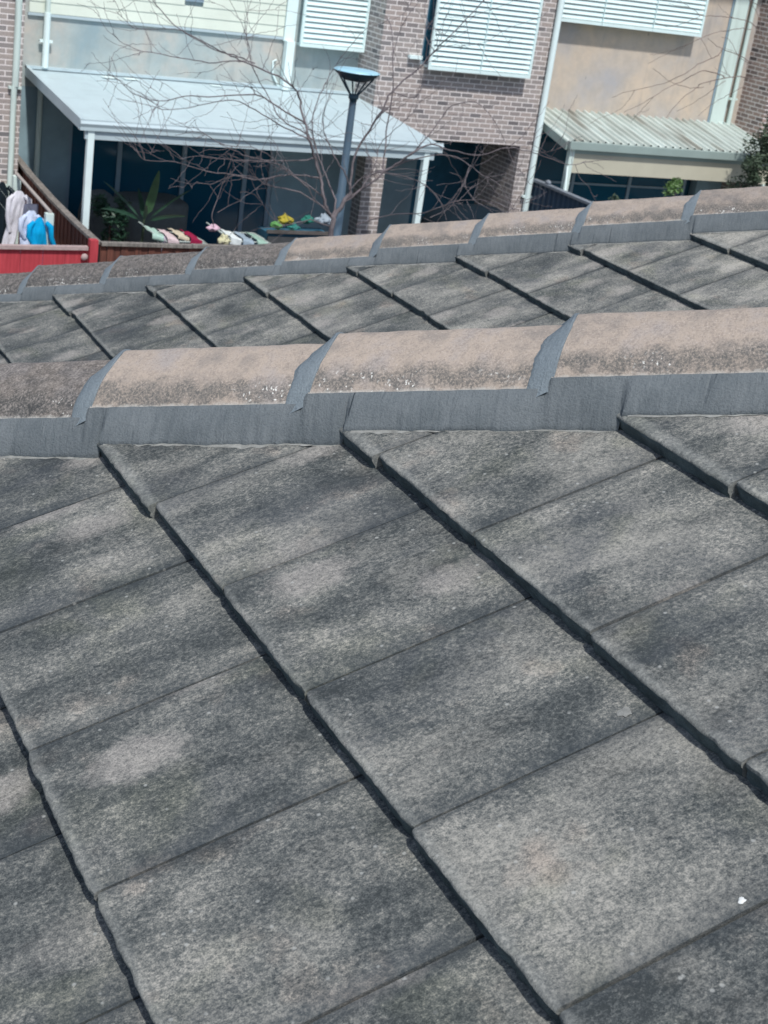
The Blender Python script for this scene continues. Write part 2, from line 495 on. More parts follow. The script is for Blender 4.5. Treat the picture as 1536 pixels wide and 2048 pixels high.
def tile_bm(u0, n, cut, O, rnd, extra_cut=None, is_cut=False):
    """one slab: front edge at v=n*TE. local frame x=E1,y=E2,z=NN with origin at its front corner"""
    bm = bmesh.new()
    gap = .0042
    Wd = TW - gap
    L = TE + .045
    nx, ny = 26, 9
    dv = rnd.uniform(-.0025, .0025)
    du = rnd.uniform(-.0007, .0007)
    if is_cut: dv -= .011
    lift0, lift1 = rnd.uniform(-.0006, .0010), rnd.uniform(-.0006, .0010)
    seed = rnd.uniform(0, 99)
    chipL = rnd.uniform(.3, 1.0); chipR = rnd.uniform(.2, 1.0)
    top = []
    for j in range(ny + 1):
        row = []
        b = [0, .002, .006, .02, .06, .12, .19, .26, .32, L][j]
        for i in range(nx + 1):
            a = Wd * i / nx
            f = i / nx
            e = noise.noise(Vector((a * 60, seed, 0))) * .0010 + noise.noise(Vector((a * 190, seed + 5, 0))) * .0016 + max(0, noise.noise(Vector((a * 34, seed + 9, 0))) - .25) * .010
            # chipped corners where two tiles meet
            cl = max(0, 1 - a / .012) ; cr = max(0, 1 - (Wd - a) / .018)
            e += .004 * chipL * cl ** 2 + .004 * chipR * cr ** 2
            y = b + dv + (e if j < 4 else 0) * (1 - j / 4 if j < 4 else 0)
            z = -TT * max(b, 0) / TE + lift0 * (1 - f) + lift1 * f
            if j == 0: z -= .0045 + abs(e) * .5
            if j == 1: z -= .0018
            z += noise.noise(Vector((a * 9 + seed, b * 9, 1))) * .0006
            # side edges are slightly rounded
            if i == 0 or i == nx: z -= .0022
            elif i == 1 or i == nx - 1: z -= .0002
            row.append(bm.verts.new((a + du, y, z)))
        top.append(row)
    for j in range(ny):
        for i in range(nx):
            bm.faces.new((top[j][i], top[j][i + 1], top[j + 1][i + 1], top[j + 1][i]))
    # rough front face
    rows = [top[0]]
    for q in range(1, 5):
        row = []
        for i in range(nx + 1):
            a = Wd * i / nx
            t_ = q / 4
            y = top[0][i].co.y + noise.noise(Vector((a * 120, q * 3.1, seed))) * .0034 + .0012 * t_
            z = -.0045 - (TT - .0052) * t_ + (noise.noise(Vector((a * 90, 7, seed))) * .0015 if q == 4 else 0)
            row.append(bm.verts.new((a + du, y, z)))
        rows.append(row)
        for i in range(nx):
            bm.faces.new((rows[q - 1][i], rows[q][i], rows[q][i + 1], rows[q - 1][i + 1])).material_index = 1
    bot = rows[-1]
    # underside and sides
    back = [bm.verts.new((v.co.x, v.co.y, v.co.z - .018)) for v in top[-1]]
    for i in range(nx):
        bm.faces.new((bot[i + 1], bot[i], back[i], back[i + 1]))
        bm.faces.new((top[-1][i], top[-1][i + 1], back[i + 1], back[i]))
    for i, rev in ((0, False), (nx, True)):
        loop = [top[j][i] for j in range(ny + 1)] + [back[i]] + [rows[q][i] for q in range(4, 0, -1)]
        bm.faces.new(loop if rev else list(reversed(loop)))
    bmesh.ops.recalc_face_normals(bm, faces=bm.faces[:])
    # cut along the hip: keep u - CS*v >= cut
    for (cc, sgn) in ((cut, 1), (extra_cut, -1)):
        if cc is None: continue
        g = u0 - CS * n * TE - cc           # value of the test at local origin
        nrm = Vector((1, -CS, 0)).normalized()
        p0 = Vector((-g, 0, 0))
        geom = bm.verts[:] + bm.edges[:] + bm.faces[:]
        r = bmesh.ops.bisect_plane(bm, geom=geom, plane_co=p0, plane_no=nrm, clear_inner=(sgn == 1), clear_outer=(sgn == -1))
        ed = [e for e in r['geom_cut'] if isinstance(e, bmesh.types.BMEdge)]
        if ed:
            try: bmesh.ops.holes_fill(bm, edges=ed)
            except Exception: pass
    if len(bm.faces) == 0:
        bm.free(); return None
    mt = Matrix((E1, E2, NN)).transposed().to_4x4()
    mt.translation = O + E1 * u0 + E2 * (n * TE) + EYE
    return bm, mt

def in_frame(P, mx=0):
    z = P.dot(F)
    if z < .2: return False
    x = 768 + FPX * P.dot(R) / z; y = 1024 - FPX * P.dot(U) / z
    return -mx < x < 1536 + mx and -mx < y < 2048 + mx

def build_tiles(root, O, cbot, nrange, urange, parity, seed, valley=None, shade=lambda n, u: .5):
    rnd = random.Random(seed)
    cut = cbot - .10                       # hidden under the bedding mortar
    extra = bmesh.new()
    count = 0
    for n in nrange:
        for ui in urange:
            u0 = (ui + parity(n)) * TW
            if u0 + TW - CS * n * TE < cut + .005: continue
            if valley is not None and u0 - CS * (n + 1) * TE > valley: continue
            res = tile_bm(u0, n, cut if u0 - CS * (n + 1.3) * TE < cut + .02 else None, O, rnd,
                          valley if valley is not None and u0 + TW - CS * n * TE > valley else None,
                          is_cut=u0 - CS * n * TE < cbot)
            if res is None: continue
            bm, mt = res
            vis = any(in_frame(O + E1 * (u0 + a * TW) + E2 * ((n + b) * TE), 20) for a in (0, .33, .66, 1) for b in (0, .33, .66, 1))
            if vis:
                o = obj('roof_tile', bm, M['tile'], root, smooth=40)
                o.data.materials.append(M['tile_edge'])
                o.matrix_world = mt
                s_ = shade(n, ui)
                o.color = (s_, {(0, 3): .82, (0, 2): .62, (1, 0): .75, (1, 1): .70, (0, 0): .6, (1, 2): .62}.get((n, ui), .62 if n > 1 else .38), s_, 1)
                count += 1
            else:
                bm.transform(mt)
                me = bpy.data.meshes.new('t'); bm.to_mesh(me); bm.free(); extra.from_mesh(me); bpy.data.meshes.remove(me)
    ex = obj('roof_tile_field', extra, M['tile'], root, smooth=40)
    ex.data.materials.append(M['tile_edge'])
    ex.color = (.58, .62, .58, 1)
    ex['kind'] = 'stuff'
    return count

DZ = {}
PROF = [(0, 1.0), (.06, .992), (.14, .955), (.26, .875), (.42, .765), (.58, .64), (.72, .50), (.82, .37), (.89, .23), (.94, .11), (.975, .03), (1.0, .0)]
def prof_full():
    return [(-a, h) for a, h in reversed(PROF[1:])] + PROF

def hip_point(O, c, al):
    """point on the hip line; al measured as in the survey of the roof"""
    X = O.x + al / sqrt(2)
    Y = O.x + O.y - c - X
    return Vector((X, Y, O.z + (X - O.x) * TS))

def cap_surface(O, c, al, t, a0, off=0.0):
    """point on the cap whose lower end sits at a0; t in -1..1 across"""
    P = hip_point(O, c, al)
    k = (al - a0) / .39
    dz = DZ.get((round(O.x, 2), round(a0, 2)), 0.0)
    zt = .0945 - .0175 * k + dz
    ze = .0165 - .0175 * k + dz
    s_ = abs(t)
    for i in range(len(PROF) - 1):
        if s_ <= PROF[i + 1][0]:
            f = (s_ - PROF[i][0]) / (PROF[i + 1][0] - PROF[i][0])
            h = PROF[i][1] * (1 - f) + PROF[i + 1][1] * f
            break
    else: h = 0
    Wc = .115
    q = P + SIDE * (Wc * t)
    q.z += ze + (zt - ze) * h
    if off:
        out = (SIDE * (t * .8) + Vector((0, 0, 1)) * (1.1 - abs(t) * .7)).normalized()
        q = q + out * off
    return q

def build_caps(root, O, c, starts, dark, seed):
    rnd = random.Random(seed)
    pf = prof_full()
    for idx, a0 in enumerate(starts):
        bm = bmesh.new()
        uvl = bm.loops.layers.uv.verify()
        nl = 46
        rows = []
        lenr = .44
        sd = rnd.uniform(0, 50)
        base = hip_point(O, c, a0)
        tl = rnd.uniform(-.003, .003)
        vals = {}
        for i in range(nl + 1):
            al = a0 + lenr * i / nl
            row = []
            for (t, h) in pf:
                q = cap_surface(O, c, al, t, a0)
                nz = noise.noise(Vector((al * 18 + sd, t * 2.2, 3))) * .0016 + noise.noise(Vector((al * 70 + sd, t * 8, 9))) * .0009
                if abs(t) > .9: nz *= 1.6
                q.z += nz
                if i == 0: q += HIP * (.003 + .002 * noise.noise(Vector((t * 9, sd, 2))))
                v = bm.verts.new(q + EYE)
                vals[v] = (al - a0, abs(t))
                row.append(v)
            rows.append(row)
        for i in range(nl):
            for j in range(len(pf) - 1):
                f = bm.faces.new((rows[i][j], rows[i + 1][j], rows[i + 1][j + 1], rows[i][j + 1]))
        # thickness: inner shell
        inner = []
        for i in (0, nl):
            inner.append([bm.verts.new(v.co - Vector((0, 0, .016))) for v in rows[i]])
            for v, s_ in zip(inner[-1], rows[i]): vals[v] = vals[s_]
        for j in range(len(pf) - 1):
            bm.faces.new((inner[0][j], rows[0][j], rows[0][j + 1], inner[0][j + 1]))
            bm.faces.new((rows[nl][j], inner[1][j], inner[1][j + 1], rows[nl][j + 1]))
            bm.faces.new((inner[1][j], inner[0][j], inner[0][j + 1], inner[1][j + 1]))
        bmesh.ops.recalc_face_normals(bm, faces=bm.faces[:])
        for f in bm.faces:
            for l in f.loops: l[uvl].uv = vals[l.vert]
        o = obj('ridge_cap', bm, M['cap'], root, smooth=50)
        d_ = dark(idx)
        o.color = (d_, d_, d_, 1)
        # pointing collar between this cap and the one below it
        if idx > 0:
            ap = starts[idx - 1]
            bm = bmesh.new()
            uvl = bm.loops.layers.uv.verify()
            N = 56
            st = []
            vals = {}
            for j in range(N + 1):
                t = -1.06 + 2.12 * j / N
                tt = max(-1, min(1, t))
                s_ = abs(t)
                wv = .012 + .022 * min(1, s_ * 2.2) + .0070 * noise.noise(Vector((t * 4.5, sd, 8))) - (.012 * ((s_ - 1.0) / .12) ** 2 if s_ > 1.0 else 0) + .0014 * noise.noise(Vector((t * 26, sd, 1)))
                wu = .0075 + .0012 * noise.noise(Vector((t * 11, sd, 4)))
                ring = []
                for k_ in range(7):
                    g = k_ / 6
                    if k_ == 0: q = cap_surface(O, c, a0 + wu, tt, a0, -.001)
                    elif k_ == 1: q = cap_surface(O, c, a0 + wu - .0012, tt, a0, .0022)
                    elif k_ == 2: q = cap_surface(O, c, a0 + .001, tt, a0, .0018)
                    elif k_ == 6: q = cap_surface(O, c, a0 - wv, tt, ap, -.001)
                    elif k_ == 5: q = cap_surface(O, c, a0 - wv + .0015, tt, ap, .0022)
                    else:
                        f_ = .38 if k_ == 3 else .74
                        qa = cap_surface(O, c, a0 + .001, tt, a0, .0016)
                        qb = cap_surface(O, c, a0 - wv, tt, ap, .0016)
                        q = qa.lerp(qb, f_)
                        q.z += .0012 * noise.noise(Vector((t * 9, k_, sd)))
                    if s_ > 1: q = q + SIDE * (.115 * (t - tt))
                    if s_ > .93: q.z -= .030 * (s_ - .93) / .19
                    v = bm.verts.new(q + EYE)
                    vals[v] = (g * .05, t * .17)
                    ring.append(v)
                st.append(ring)
            for j in range(N):
                for k_ in range(6):
                    bm.faces.new((st[j][k_], st[j + 1][k_], st[j + 1][k_ + 1], st[j][k_ + 1]))
            bmesh.ops.recalc_face_normals(bm, faces=bm.faces[:])
            for f in bm.faces:
                for l in f.loops: l[uvl].uv = vals[l.vert]
            # make sure normals point up
            if sum(f.normal.z for f in bm.faces) < 0: bmesh.ops.reverse_faces(bm, faces=bm.faces[:])
            obj('pointing_collar', bm, M['collar'], o, smooth=60)

def build_bedding(root, O, c, starts, al0, al1, cbot, seed):
    """mortar between cap edges and the tiles, on our side; plain on the far side"""
    bm = bmesh.new()
    uvl = bm.loops.layers.uv.verify()
    vals = {}
    step = .0045
    n = int((al1 - al0) / step)
    d1 = .144
    prev = None
    for i in range(n + 1):
        al = al0 + (al1 - al0) * i / n
        k = 0
        for q, a in enumerate(starts):
            if al >= a: k = q
        a0 = starts[k]
        topq = cap_surface(O, c, al, .972, a0)
        topq.z -= .0012 + .0008 * noise.noise(Vector((al * 60, 3, seed)))
        nz = noise.noise(Vector((al * 14, 1, seed))) * .0050 + noise.noise(Vector((al * 75, 5, seed))) * .0024
        wid = d1 + nz
        foot = hip_point(O, c, al) + SIDE * wid
        X = foot.x
        v_ = (X - O.x) / CS                       # near enough: along the slope
        vv = (v_ + .0105) / TE
        fr = vv - math.floor(vv)
        # surface of the stepped tiles there
        hgt = -TT * fr
        bq = Vector((foot.x, foot.y, O.z + (X - O.x) * TS)) + NN * (hgt - .001)
        # the drag of the trowel over a course edge
        if fr > .99: bq = bq + NN * (TT * (fr - .99) / .01 * .7)
        ring = []
        for g in (0, .03, .12, .3, .5, .7, .88, .97, 1.0):
            q = topq.lerp(bq, g)
            bulge = sin(pi * min(1, g * 1.02)) * (.0045 + .003 * noise.noise(Vector((al * 16 + g * 1.5, 2, seed)))) + (.0035 if .02 < g < .99 else 0)
            q = q + (SIDE * .75 + Vector((0, 0, .65))) * bulge
            q = q + SIDE * (.0024 * noise.noise(Vector((al * 26 + g * 3, g * 4, seed))))
            v = bm.verts.new(q + EYE)
            vals[v] = (al, g * .09)
            ring.append(v)
        if prev:
            for j in range(len(ring) - 1):
                bm.faces.new((prev[j], prev[j + 1], ring[j + 1], ring[j]))
        prev = ring
    # pale laitance left on the tiles just below the pointing
    rb = bmesh.new()
    prv = None
    for i in range(n + 1):
        al = al0 + (al1 - al0) * i / n
        nz = noise.noise(Vector((al * 14, 1, seed))) * .0050 + noise.noise(Vector((al * 75, 5, seed))) * .0024
        ring = []
        wz = max(.0003, .0045 + .011 * noise.noise(Vector((al * 9, 31, seed))) + .005 * noise.noise(Vector((al * 60, 17, seed))))
        for ex in (-.004, .3 * wz, wz):
            foot = hip_point(O, c, al) + SIDE * (d1 + nz + ex)
            vv = ((foot.x - O.x) / CS + .0105) / TE
            fr = vv - math.floor(vv)
            q = Vector((foot.x, foot.y, O.z + (foot.x - O.x) * TS)) + NN * (-TT * fr + .0105 * TT / TE + (.0012 if ex < wz else .0001))
            ring.append(q)
        frs = fr
        if .02 < frs < .96:
            cur = [rb.verts.new(q + EYE) for q in ring]
            if prv:
                for j in range(2): rb.faces.new((prv[j], prv[j + 1], cur[j + 1], cur[j]))
            prv = cur
        else: prv = None
    obj('mortar_residue', rb, M['residue'], root, smooth=60)
    # far side: simple strip
    prev = None
    for i in range(0, n + 1, 8):
        al = al0 + (al1 - al0) * i / n
        P = hip_point(O, c, al)
        a = bm.verts.new(P - SIDE * .112 + Vector((0, 0, .006)) + EYE); b = bm.verts.new(P - SIDE * .165 + Vector((0, 0, -.06)) + EYE)
        vals[a] = (al, 0); vals[b] = (al, .09)
        if prev: bm.faces.new((prev[0], a, b, prev[1]))
        prev = (a, b)
    for f in bm.faces:
        for l in f.loops: l[uvl].uv = vals[l.vert]
        f.normal_update()
    obj('bedding_mortar', bm, M['mortar'], root, smooth=55)

def rear_slope(root, O, c, xmax, ymin, ymax, valley=None):
    """the slope falling away behind the hip, coursed"""
    bm = bmesh.new()
    S = O.x + O.y - c                        # X+Y on the hip
    def zr(Y): return O.z + (S - Y - O.x) * TS
    Y = ymin
    st = .305
    while Y < ymax:
        z0, z1 = zr(Y), zr(Y + st)
        x0 = S - Y - st - .1
        nseg = max(1, int((xmax - x0) / .3))
        for i in range(nseg):
            xa = x0 + (xmax - x0) * i / nseg; xb = x0 + (xmax - x0) * (i + 1) / nseg - .002
            a = [Vector((xa, Y - .03, z0 - .027)), Vector((xb, Y - .03, z0 - .027)), Vector((xb, Y + st, z1)), Vector((xa, Y + st, z1))]
            lo = [v - Vector((0, 0, .026)) for v in a]
            va = [bm.verts.new(v + EYE) for v in a]; vl = [bm.verts.new(v + EYE) for v in lo]
            bm.faces.new(va); bm.faces.new(list(reversed(vl)))
            for q in range(4): bm.faces.new((va[q], vl[q], vl[(q + 1) % 4], va[(q + 1) % 4]))
        Y += st
    nrm = Vector((1, 1, 0)).normalized()
    for (s_, inner) in ((S + .09, True), (valley, False)):
        if s_ is None: continue
        bmesh.ops.bisect_plane(bm, geom=bm.verts[:] + bm.edges[:] + bm.faces[:], plane_co=Vector((s_, 0, 0)), plane_no=nrm, clear_inner=inner, clear_outer=not inner)
    bmesh.ops.recalc_face_normals(bm, faces=bm.faces[:])
    o = obj('rear_slope', bm, M['tile'], root)
    o.color = (.45, .45, .45, 1)

def hull(name, mat, parent, pts):
    bm = bmesh.new()
    for p in pts: bm.verts.new(Vector(p) + EYE)
    bmesh.ops.convex_hull(bm, input=bm.verts[:])
    return obj(name, bm, mat, parent)

ON = Vector((0.756, 2.072, -0.931)); OF = Vector((1.732, 4.723, -1.765))
CBN = -.235; CBF = -1.41
CN = CBN - .16 * sqrt(2); CF = CBF - .16 * sqrt(2)
VALLEY = 6.30

near = thing('tiled_roof', 'large weathered dark grey tile roof filling the foreground, with three tan hip caps', 'roof')
par = lambda n: 0.0 if n % 2 == 0 else .4926
nt_ = build_tiles(near, ON, CBN, range(-5, 6), range(-10, 12), lambda n: {0: 0.0, 1: .4926, 2: .03, -1: .5158}.get(n, 0.0 if n % 2 == 0 else .5), 11,
                  shade=lambda n, u: .66 - .05 * (u if u > 0 else 0) if n >= 1 else (.58 - .045 * max(u, 0) if n == 0 else .48 - .03 * max(u, 0)))  # upper courses lighter: grazing-view brightness put into the tile tone
build_caps(near, ON, CN, [-.69, -.30, .091, .482, .872, 1.263, 1.653], lambda i: [.9, .9, .78, 0.0, 0.0, .05, .2][i] if False else [.9, .78, 0.0, 0.0, .05, .2, .2][i], 5)
build_bedding(near, ON, CN, [-.69, -.30, .091, .482, .872, 1.263, 1.653], -.66, 2.05, CBN, 3.0)
rear_slope(near, ON, CN, 3.6, .2, 4.1, VALLEY - .02)
hull('roof_light_block', M['tile_edge'], near, [(-.95, -2.4, -1.75), (-.95, 4.15, -1.75), (2.9, .3, -.10), (2.9, -2.4, -.10), (6.0, 4.15, -1.80), (6.0, -2.4, -1.75), (-.95, -2.4, -1.95), (6, 4.15, -1.95), (-.95, 4.15, -1.95)])  # unseen solid added under the tiles to close the roof and block light
boxobj('house_wall', M['brick_brown'], near, (-.6, 5.6, -2.1, 3.8, -H, -1.96))
boxobj('eave_gutter', M['gutter_green'], near, (-1.06, -.94, -2.4, 4.2, -1.90, -1.78), (-.94, 2.0, 4.15, 4.27, -1.90, -1.78))

far = thing('tiled_roof', 'further dark grey tile roof beyond the nearest hip, with a long row of ridge caps', 'roof')
build_tiles(far, OF, CBF, range(-3, 10), range(-14, 14), lambda n: 0.0 if n % 2 == 0 else .5, 23, valley=OF.x + OF.y - VALLEY,
            shade=lambda n, u: .52 + .06 * n)
FS = [.36 + .39 * (i - 3) for i in range(12)]
for a_, z_ in zip(FS, [-.034, -.030, -.020, -.016, -.016, -.018, -.004, 0, .004, .003, .003, .003]): DZ[(round(OF.x, 2), round(a_, 2))] = z_
build_caps(far, OF, CF, FS, lambda i: [.95, .95, .95, .92, .9, .12, .05, .05, .1, .3, .2, .2][i], 9)
build_bedding(far, OF, CF, FS, FS[0] + .03, FS[-1] + .4, CBF, 8.0)
rear_slope(far, OF, CF, 7.2, 2.4, 7.4)
hull('roof_light_block', M['tile_edge'], far, [(.85, 5.4, -2.22), (.85, 7.2, -2.22), (5.1, 3.0, -.42), (5.1, 1.2, -.42), (8.6, 1.2, -2.2), (8.6, 7.2, -2.25), (.85, 5.4, -2.45), (8.6, 7.2, -2.45), (8.6, 1.2, -2.45)])  # same added light-blocking body for the further roof
boxobj('house_wall', M['brick_brown'], far, (1.2, 8.2, 4.28, 6.9, -H, -2.46))
boxobj('eave_gutter', M['gutter_green'], far, (.74, .86, 4.3, 7.3, -2.42, -2.28))

# droppings and paint flakes lying on the tiles
def dropping(pxy, n_plane, size, label, name='bird_dropping', cat='bird dropping', mat='flash'):
    dv = F + R * ((pxy[0] - 768) / FPX) - U * ((pxy[1] - 1024) / FPX)
    t = ((ON - NN * n_plane).dot(NN)) / dv.dot(NN)
    P = dv * t + EYE
    bm = bmesh.new()
    rnd = random.Random(pxy[0])
    k = 12
    c0 = bm.verts.new(P + NN * .0012)
    rg = []
    for q in range(k):
        a = 2 * pi * q / k
        rr = size * rnd.uniform(.55, 1.1)
        rg.append(bm.verts.new(P + E1 * (cos(a) * rr) + E2 * (sin(a) * rr * 1.0) + NN * -.0003))
    for q in range(k): bm.faces.new((c0, rg[q], rg[(q + 1) % k]))
    o = obj(name, bm, M[mat], None, smooth=60)
    tag(o, label, cat)
dropping((1484, 1800), .0175, .0050, 'white bird dropping near the bottom right edge of the roof')
dropping((391, 1534), .0175, .0020, 'tiny white dropping on the large lower left tile')

dropping((1250, 1424), .0225, .010, 'dull pale lichen patch beside a tile joint right of centre', 'lichen_patch', 'lichen', 'residue')
# curved pale scuff on the middle tile
bm = bmesh.new()
pr_ = None
for i in range(15):
    f_ = i / 14
    sx, sy = 786 + 44 * f_ ** 1.3, 1160 + 42 * f_ ** .8
    dv = F + R * ((sx - 768) / FPX) - U * ((sy - 1024) / FPX)
    tq = ((ON - NN * .0138).dot(NN)) / dv.dot(NN)
    P_ = dv * tq + EYE
    w_ = .0018 * sin(pi * (f_ * .9 + .05)) * (1 + .5 * sin(i * 2.3))
    c_ = [bm.verts.new(P_ + E1 * w_), bm.verts.new(P_ - E1 * w_)]
    if pr_: bm.faces.new((pr_[0], pr_[1], c_[1], c_[0]))
    pr_ = c_
obj('scuff_mark', bm, M['residue'], near)

# ------------------------------------------------------------------ ground
def ground():
    bm = bmesh.new()
    s_ = 150
    vs = [bm.verts.new(p) for p in ((-s_, -s_, 0), (s_, -s_, 0), (s_, s_, 0), (-s_, s_, 0))]
    bm.faces.new(vs)
    o = obj('ground', bm, M['concrete']); o['kind'] = 'structure'
    bm = bmesh.new()
    vs = [bm.verts.new(p) for p in ((-60, 9, .006), (60, 9, .006), (60, 19.2, .006), (-60, 19.2, .006))]
    bm.faces.new(vs)
    o = obj('road', bm, M['asphalt']); o['kind'] = 'structure'
ground()
sl_ = boxobj('patio_slab', M['concrete'], None, (6.3, 15.9, 20.4, 25.3, -H + .002, -H + .12))
sl_['kind'] = 'structure'

# ------------------------------------------------------------------ terrace houses
YB, YR, YE = 24.5, 25.33, 33.0
TOP = .9
def louvre(name_parent, x0, x1, z0, z1, yf, slat_pitch=.0905, mull=2, label=None):
    """shutter frame with angled blades; yf = front plane"""
    bm = bmesh.new()
    fw = .045
    bx = [(x0, x0 + fw, yf, yf + .05, z0, z1), (x1 - fw, x1, yf, yf + .05, z0, z1), (x0 + fw, x1 - fw, yf, yf + .05, z0, z0 + .06), (x0 + fw, x1 - fw, yf, yf + .05, z1 - .05, z1)]
    fr = boxobj('window_shutter', M['shutter'], name_parent, *bx)
    if label: fr['label'] = label
    bm = bmesh.new()
    z = z0 + .06 + slat_pitch * .5
    while z < z1 - .06:
        a = radians(24)
        hh, tt = .0385, .005
        c_, s_ = cos(a), sin(a)
        yc = yf + .03
        pr = []
        for (q, r_) in ((-hh, -tt), (hh, -tt), (hh, tt), (-hh, tt)):
            pr.append((yc + q * s_ - r_ * c_ * 0 + r_ * c_, z + q * c_ - r_ * s_))
        va = [bm.verts.new((x0 + fw, y, zz + H)) for y, zz in pr]; vb = [bm.verts.new((x1 - fw, y, zz + H)) for y, zz in pr]
        for q in range(4): bm.faces.new((va[q], va[(q + 1) % 4], vb[(q + 1) % 4], vb[q]))
        bm.faces.new(va); bm.faces.new(list(reversed(vb)))
        z += slat_pitch
    bmesh.ops.recalc_face_normals(bm, faces=bm.faces[:])
    obj('louvre_blades', bm, M['shutter'], fr)
    for i in range(1, mull):
        xm = x0 + (x1 - x0) * i / mull
        pipe('control_rod', M['shutter'], fr, [(xm, yf - .008, z0 + .03), (xm, yf - .008, z1 - .03)], .009, 6)
    return fr

def downpipe(parent, x, y, z0, z1, r, mat, brackets=(), label=None, square=False):
    if square:
        o = boxobj('downpipe', mat, parent, (x - r, x + r, y - r, y + r, z0, z1), bevel=.008)
    else:
        o = pipe('downpipe', mat, parent, [(x, y, z0), (x, y, z1)], r, 12)
    if label: o['label'] = label
    for zb in brackets:
        boxobj('pipe_bracket', mat, o, (x - r - .05, x + r + .05, y - .012, y + .05, zb - .02, zb + .02))
    return o

# --- left neighbour: only the end of its brick bay shows
hA = thing('terrace_house', 'brick terrace house end at the far left edge with a pale round downpipe', 'house', group='row of terrace houses')
boxobj('brick_wall', M['brick'], hA, (-1.0, 6.15, YB, YR, -H, TOP), (-1.0, 6.15, YR, YE, -H, TOP))
downpipe(hA, 6.02, YB - .06, -6.7, -3.62, .047, M['offwhite'], (-5.2,))
downpipe(hA, 6.035, YB - .06, -3.62, TOP, .052, M['offwhite'], (-2.2, -3.64))
hull('house_roof', M['frame_mid'], hA, [(-1.2, YB - .4, TOP), (6.16, YB - .4, TOP), (-1.2, YE + .4, TOP), (6.16, YE + .4, TOP), (-1.2, 29, TOP + 2), (6.16, 29, TOP + 2)])

# --- middle house
hB = thing('terrace_house', 'middle terrace house with white patio roof, cream cladding and a brick bay with white shutter', 'house', group='row of terrace houses')
# rendered recess wall with ground-floor opening 6.97..10.99
GT = -3.75
boxobj('rendered_wall', M['render_cool'], hB, (6.152, 12.4, YR, YR + .25, GT + .02, -2.5), (6.152, 9.0, YR, YR + .25, -2.5, TOP), (9.0, 9.38, YR, YR + .25, -2.0, TOP), (9.0, 9.38, YR, YR + .25, -2.5, -2.13), (9.38, 12.4, YR, YR + .25, -2.5, TOP))
boxobj('ground_floor_wall', M['render_shade'], hB, (6.152, 7.2, YR + .003, YR + .25, -H, GT + .02), (11.0, 12.4, YR + .003, YR + .25, -H, GT + .02), (7.2, 11.0, YR + .25, YR + .26, GT, GT + .02))
# cladding boards
bm = bmesh.new()
z = -2.55; k = 0
while z < TOP - .05:
    for (xa, xb) in (((6.42, 9.03), (9.36, 10.88)) if (-2.16 < z + .09 < -.95) else ((6.42, 10.88),)):
        ya, yb = YR - .034, YR - .022
        vs = [(xa, ya, z), (xb, ya, z), (xb, yb, z + .172), (xa, yb, z + .172), (xa, YR - .003, z), (xb, YR - .003, z), (xb, YR - .003, z + .172), (xa, YR - .003, z + .172)]
        v = [bm.verts.new((p[0], p[1], p[2] + H)) for p in vs]
        for f in ((0, 1, 2, 3), (1, 0, 4, 5), (0, 3, 7, 4), (2, 1, 5, 6), (3, 2, 6, 7)): bm.faces.new([v[i] for i in f])
    z += .175; k += 1
obj('cladding', bm, M['cladding'], hB)
boxobj('cladding_trim', M['fascia'], hB, (6.40, 10.9, YR - .045, YR - .002, -2.60, -2.556))
boxobj('corner_board', M['white'], hB, (10.89, 11.09, YR - .06, YR - .002, -2.62, TOP))
wn = boxobj('window', M['frame_dark'], hB, (9.03, 9.36, YR - .05, YR - .01, -2.13, -2.07), (9.03, 9.08, YR - .05, YR - .01, -2.07, -1.0), (9.31, 9.36, YR - .05, YR - .01, -2.07, -1.0))
boxobj('pane', M['glass'], wn, (9.08, 9.31, YR - .03, YR - .015, -2.07, -1.0))
downpipe(hB, 6.70, YR - .10, -2.53, TOP, .042, M['offwhite'], ())
downpipe(hB, 6.70, YR - .10, -3.40, -2.53, .055, M['white'], (-2.98,), label='white downpipe with bracket above patio roof')
downpipe(hB, 6.66, YR - .06, -6.6, -3.50, .045, M['offwhite'], ())
downpipe(hB, 10.98, YR - .11, -3.44, -2.60, .075, M['white'], (), square=True)
pipe('conduit', M['white'], hB, [(10.80, YR - .03, -2.95), (10.74, YR - .03, -2.98), (10.76, YR - .03, -3.2), (10.90, YR - .05, -3.42)], .016, 8)
# glazing of the patio doors
gd = boxobj('glass_door', M['frame_dark'], hB, (7.2, 7.26, YR + .02, YR + .09, -H + .12, GT), (8.07, 8.15, YR + .02, YR + .09, -H + .12, GT), (9.24, 9.32, YR + .0, YR + .09, -H + .12, GT), (10.42, 10.50, YR + .02, YR + .09, -H + .12, GT), (10.92, 11.0, YR + .02, YR + .09, -H + .12, GT), (7.26, 8.07, YR + .03, YR + .08, GT - .06, GT), (8.15, 9.24, YR + .03, YR + .08, GT - .06, GT), (9.32, 10.42, YR + .03, YR + .08, GT - .06, GT), (10.5, 10.92, YR + .03, YR + .08, GT - .06, GT))
for (a, b) in ((7.26, 8.07), (8.15, 9.24), (9.32, 10.42), (10.5, 10.92)):
    boxobj('pane', M['glass'], gd, (a, b, YR + .05, YR + .06, -H + .12, GT - .06))
boxobj('interior_wall', M['interior'], hB, (6.4, 12.4, 29.0, 29.1, -H, GT), (6.3, 6.4, YR + .26, 29.0, -H, GT), (6.4, 12.4, YR + .26, 29, GT + .03, GT + .1))
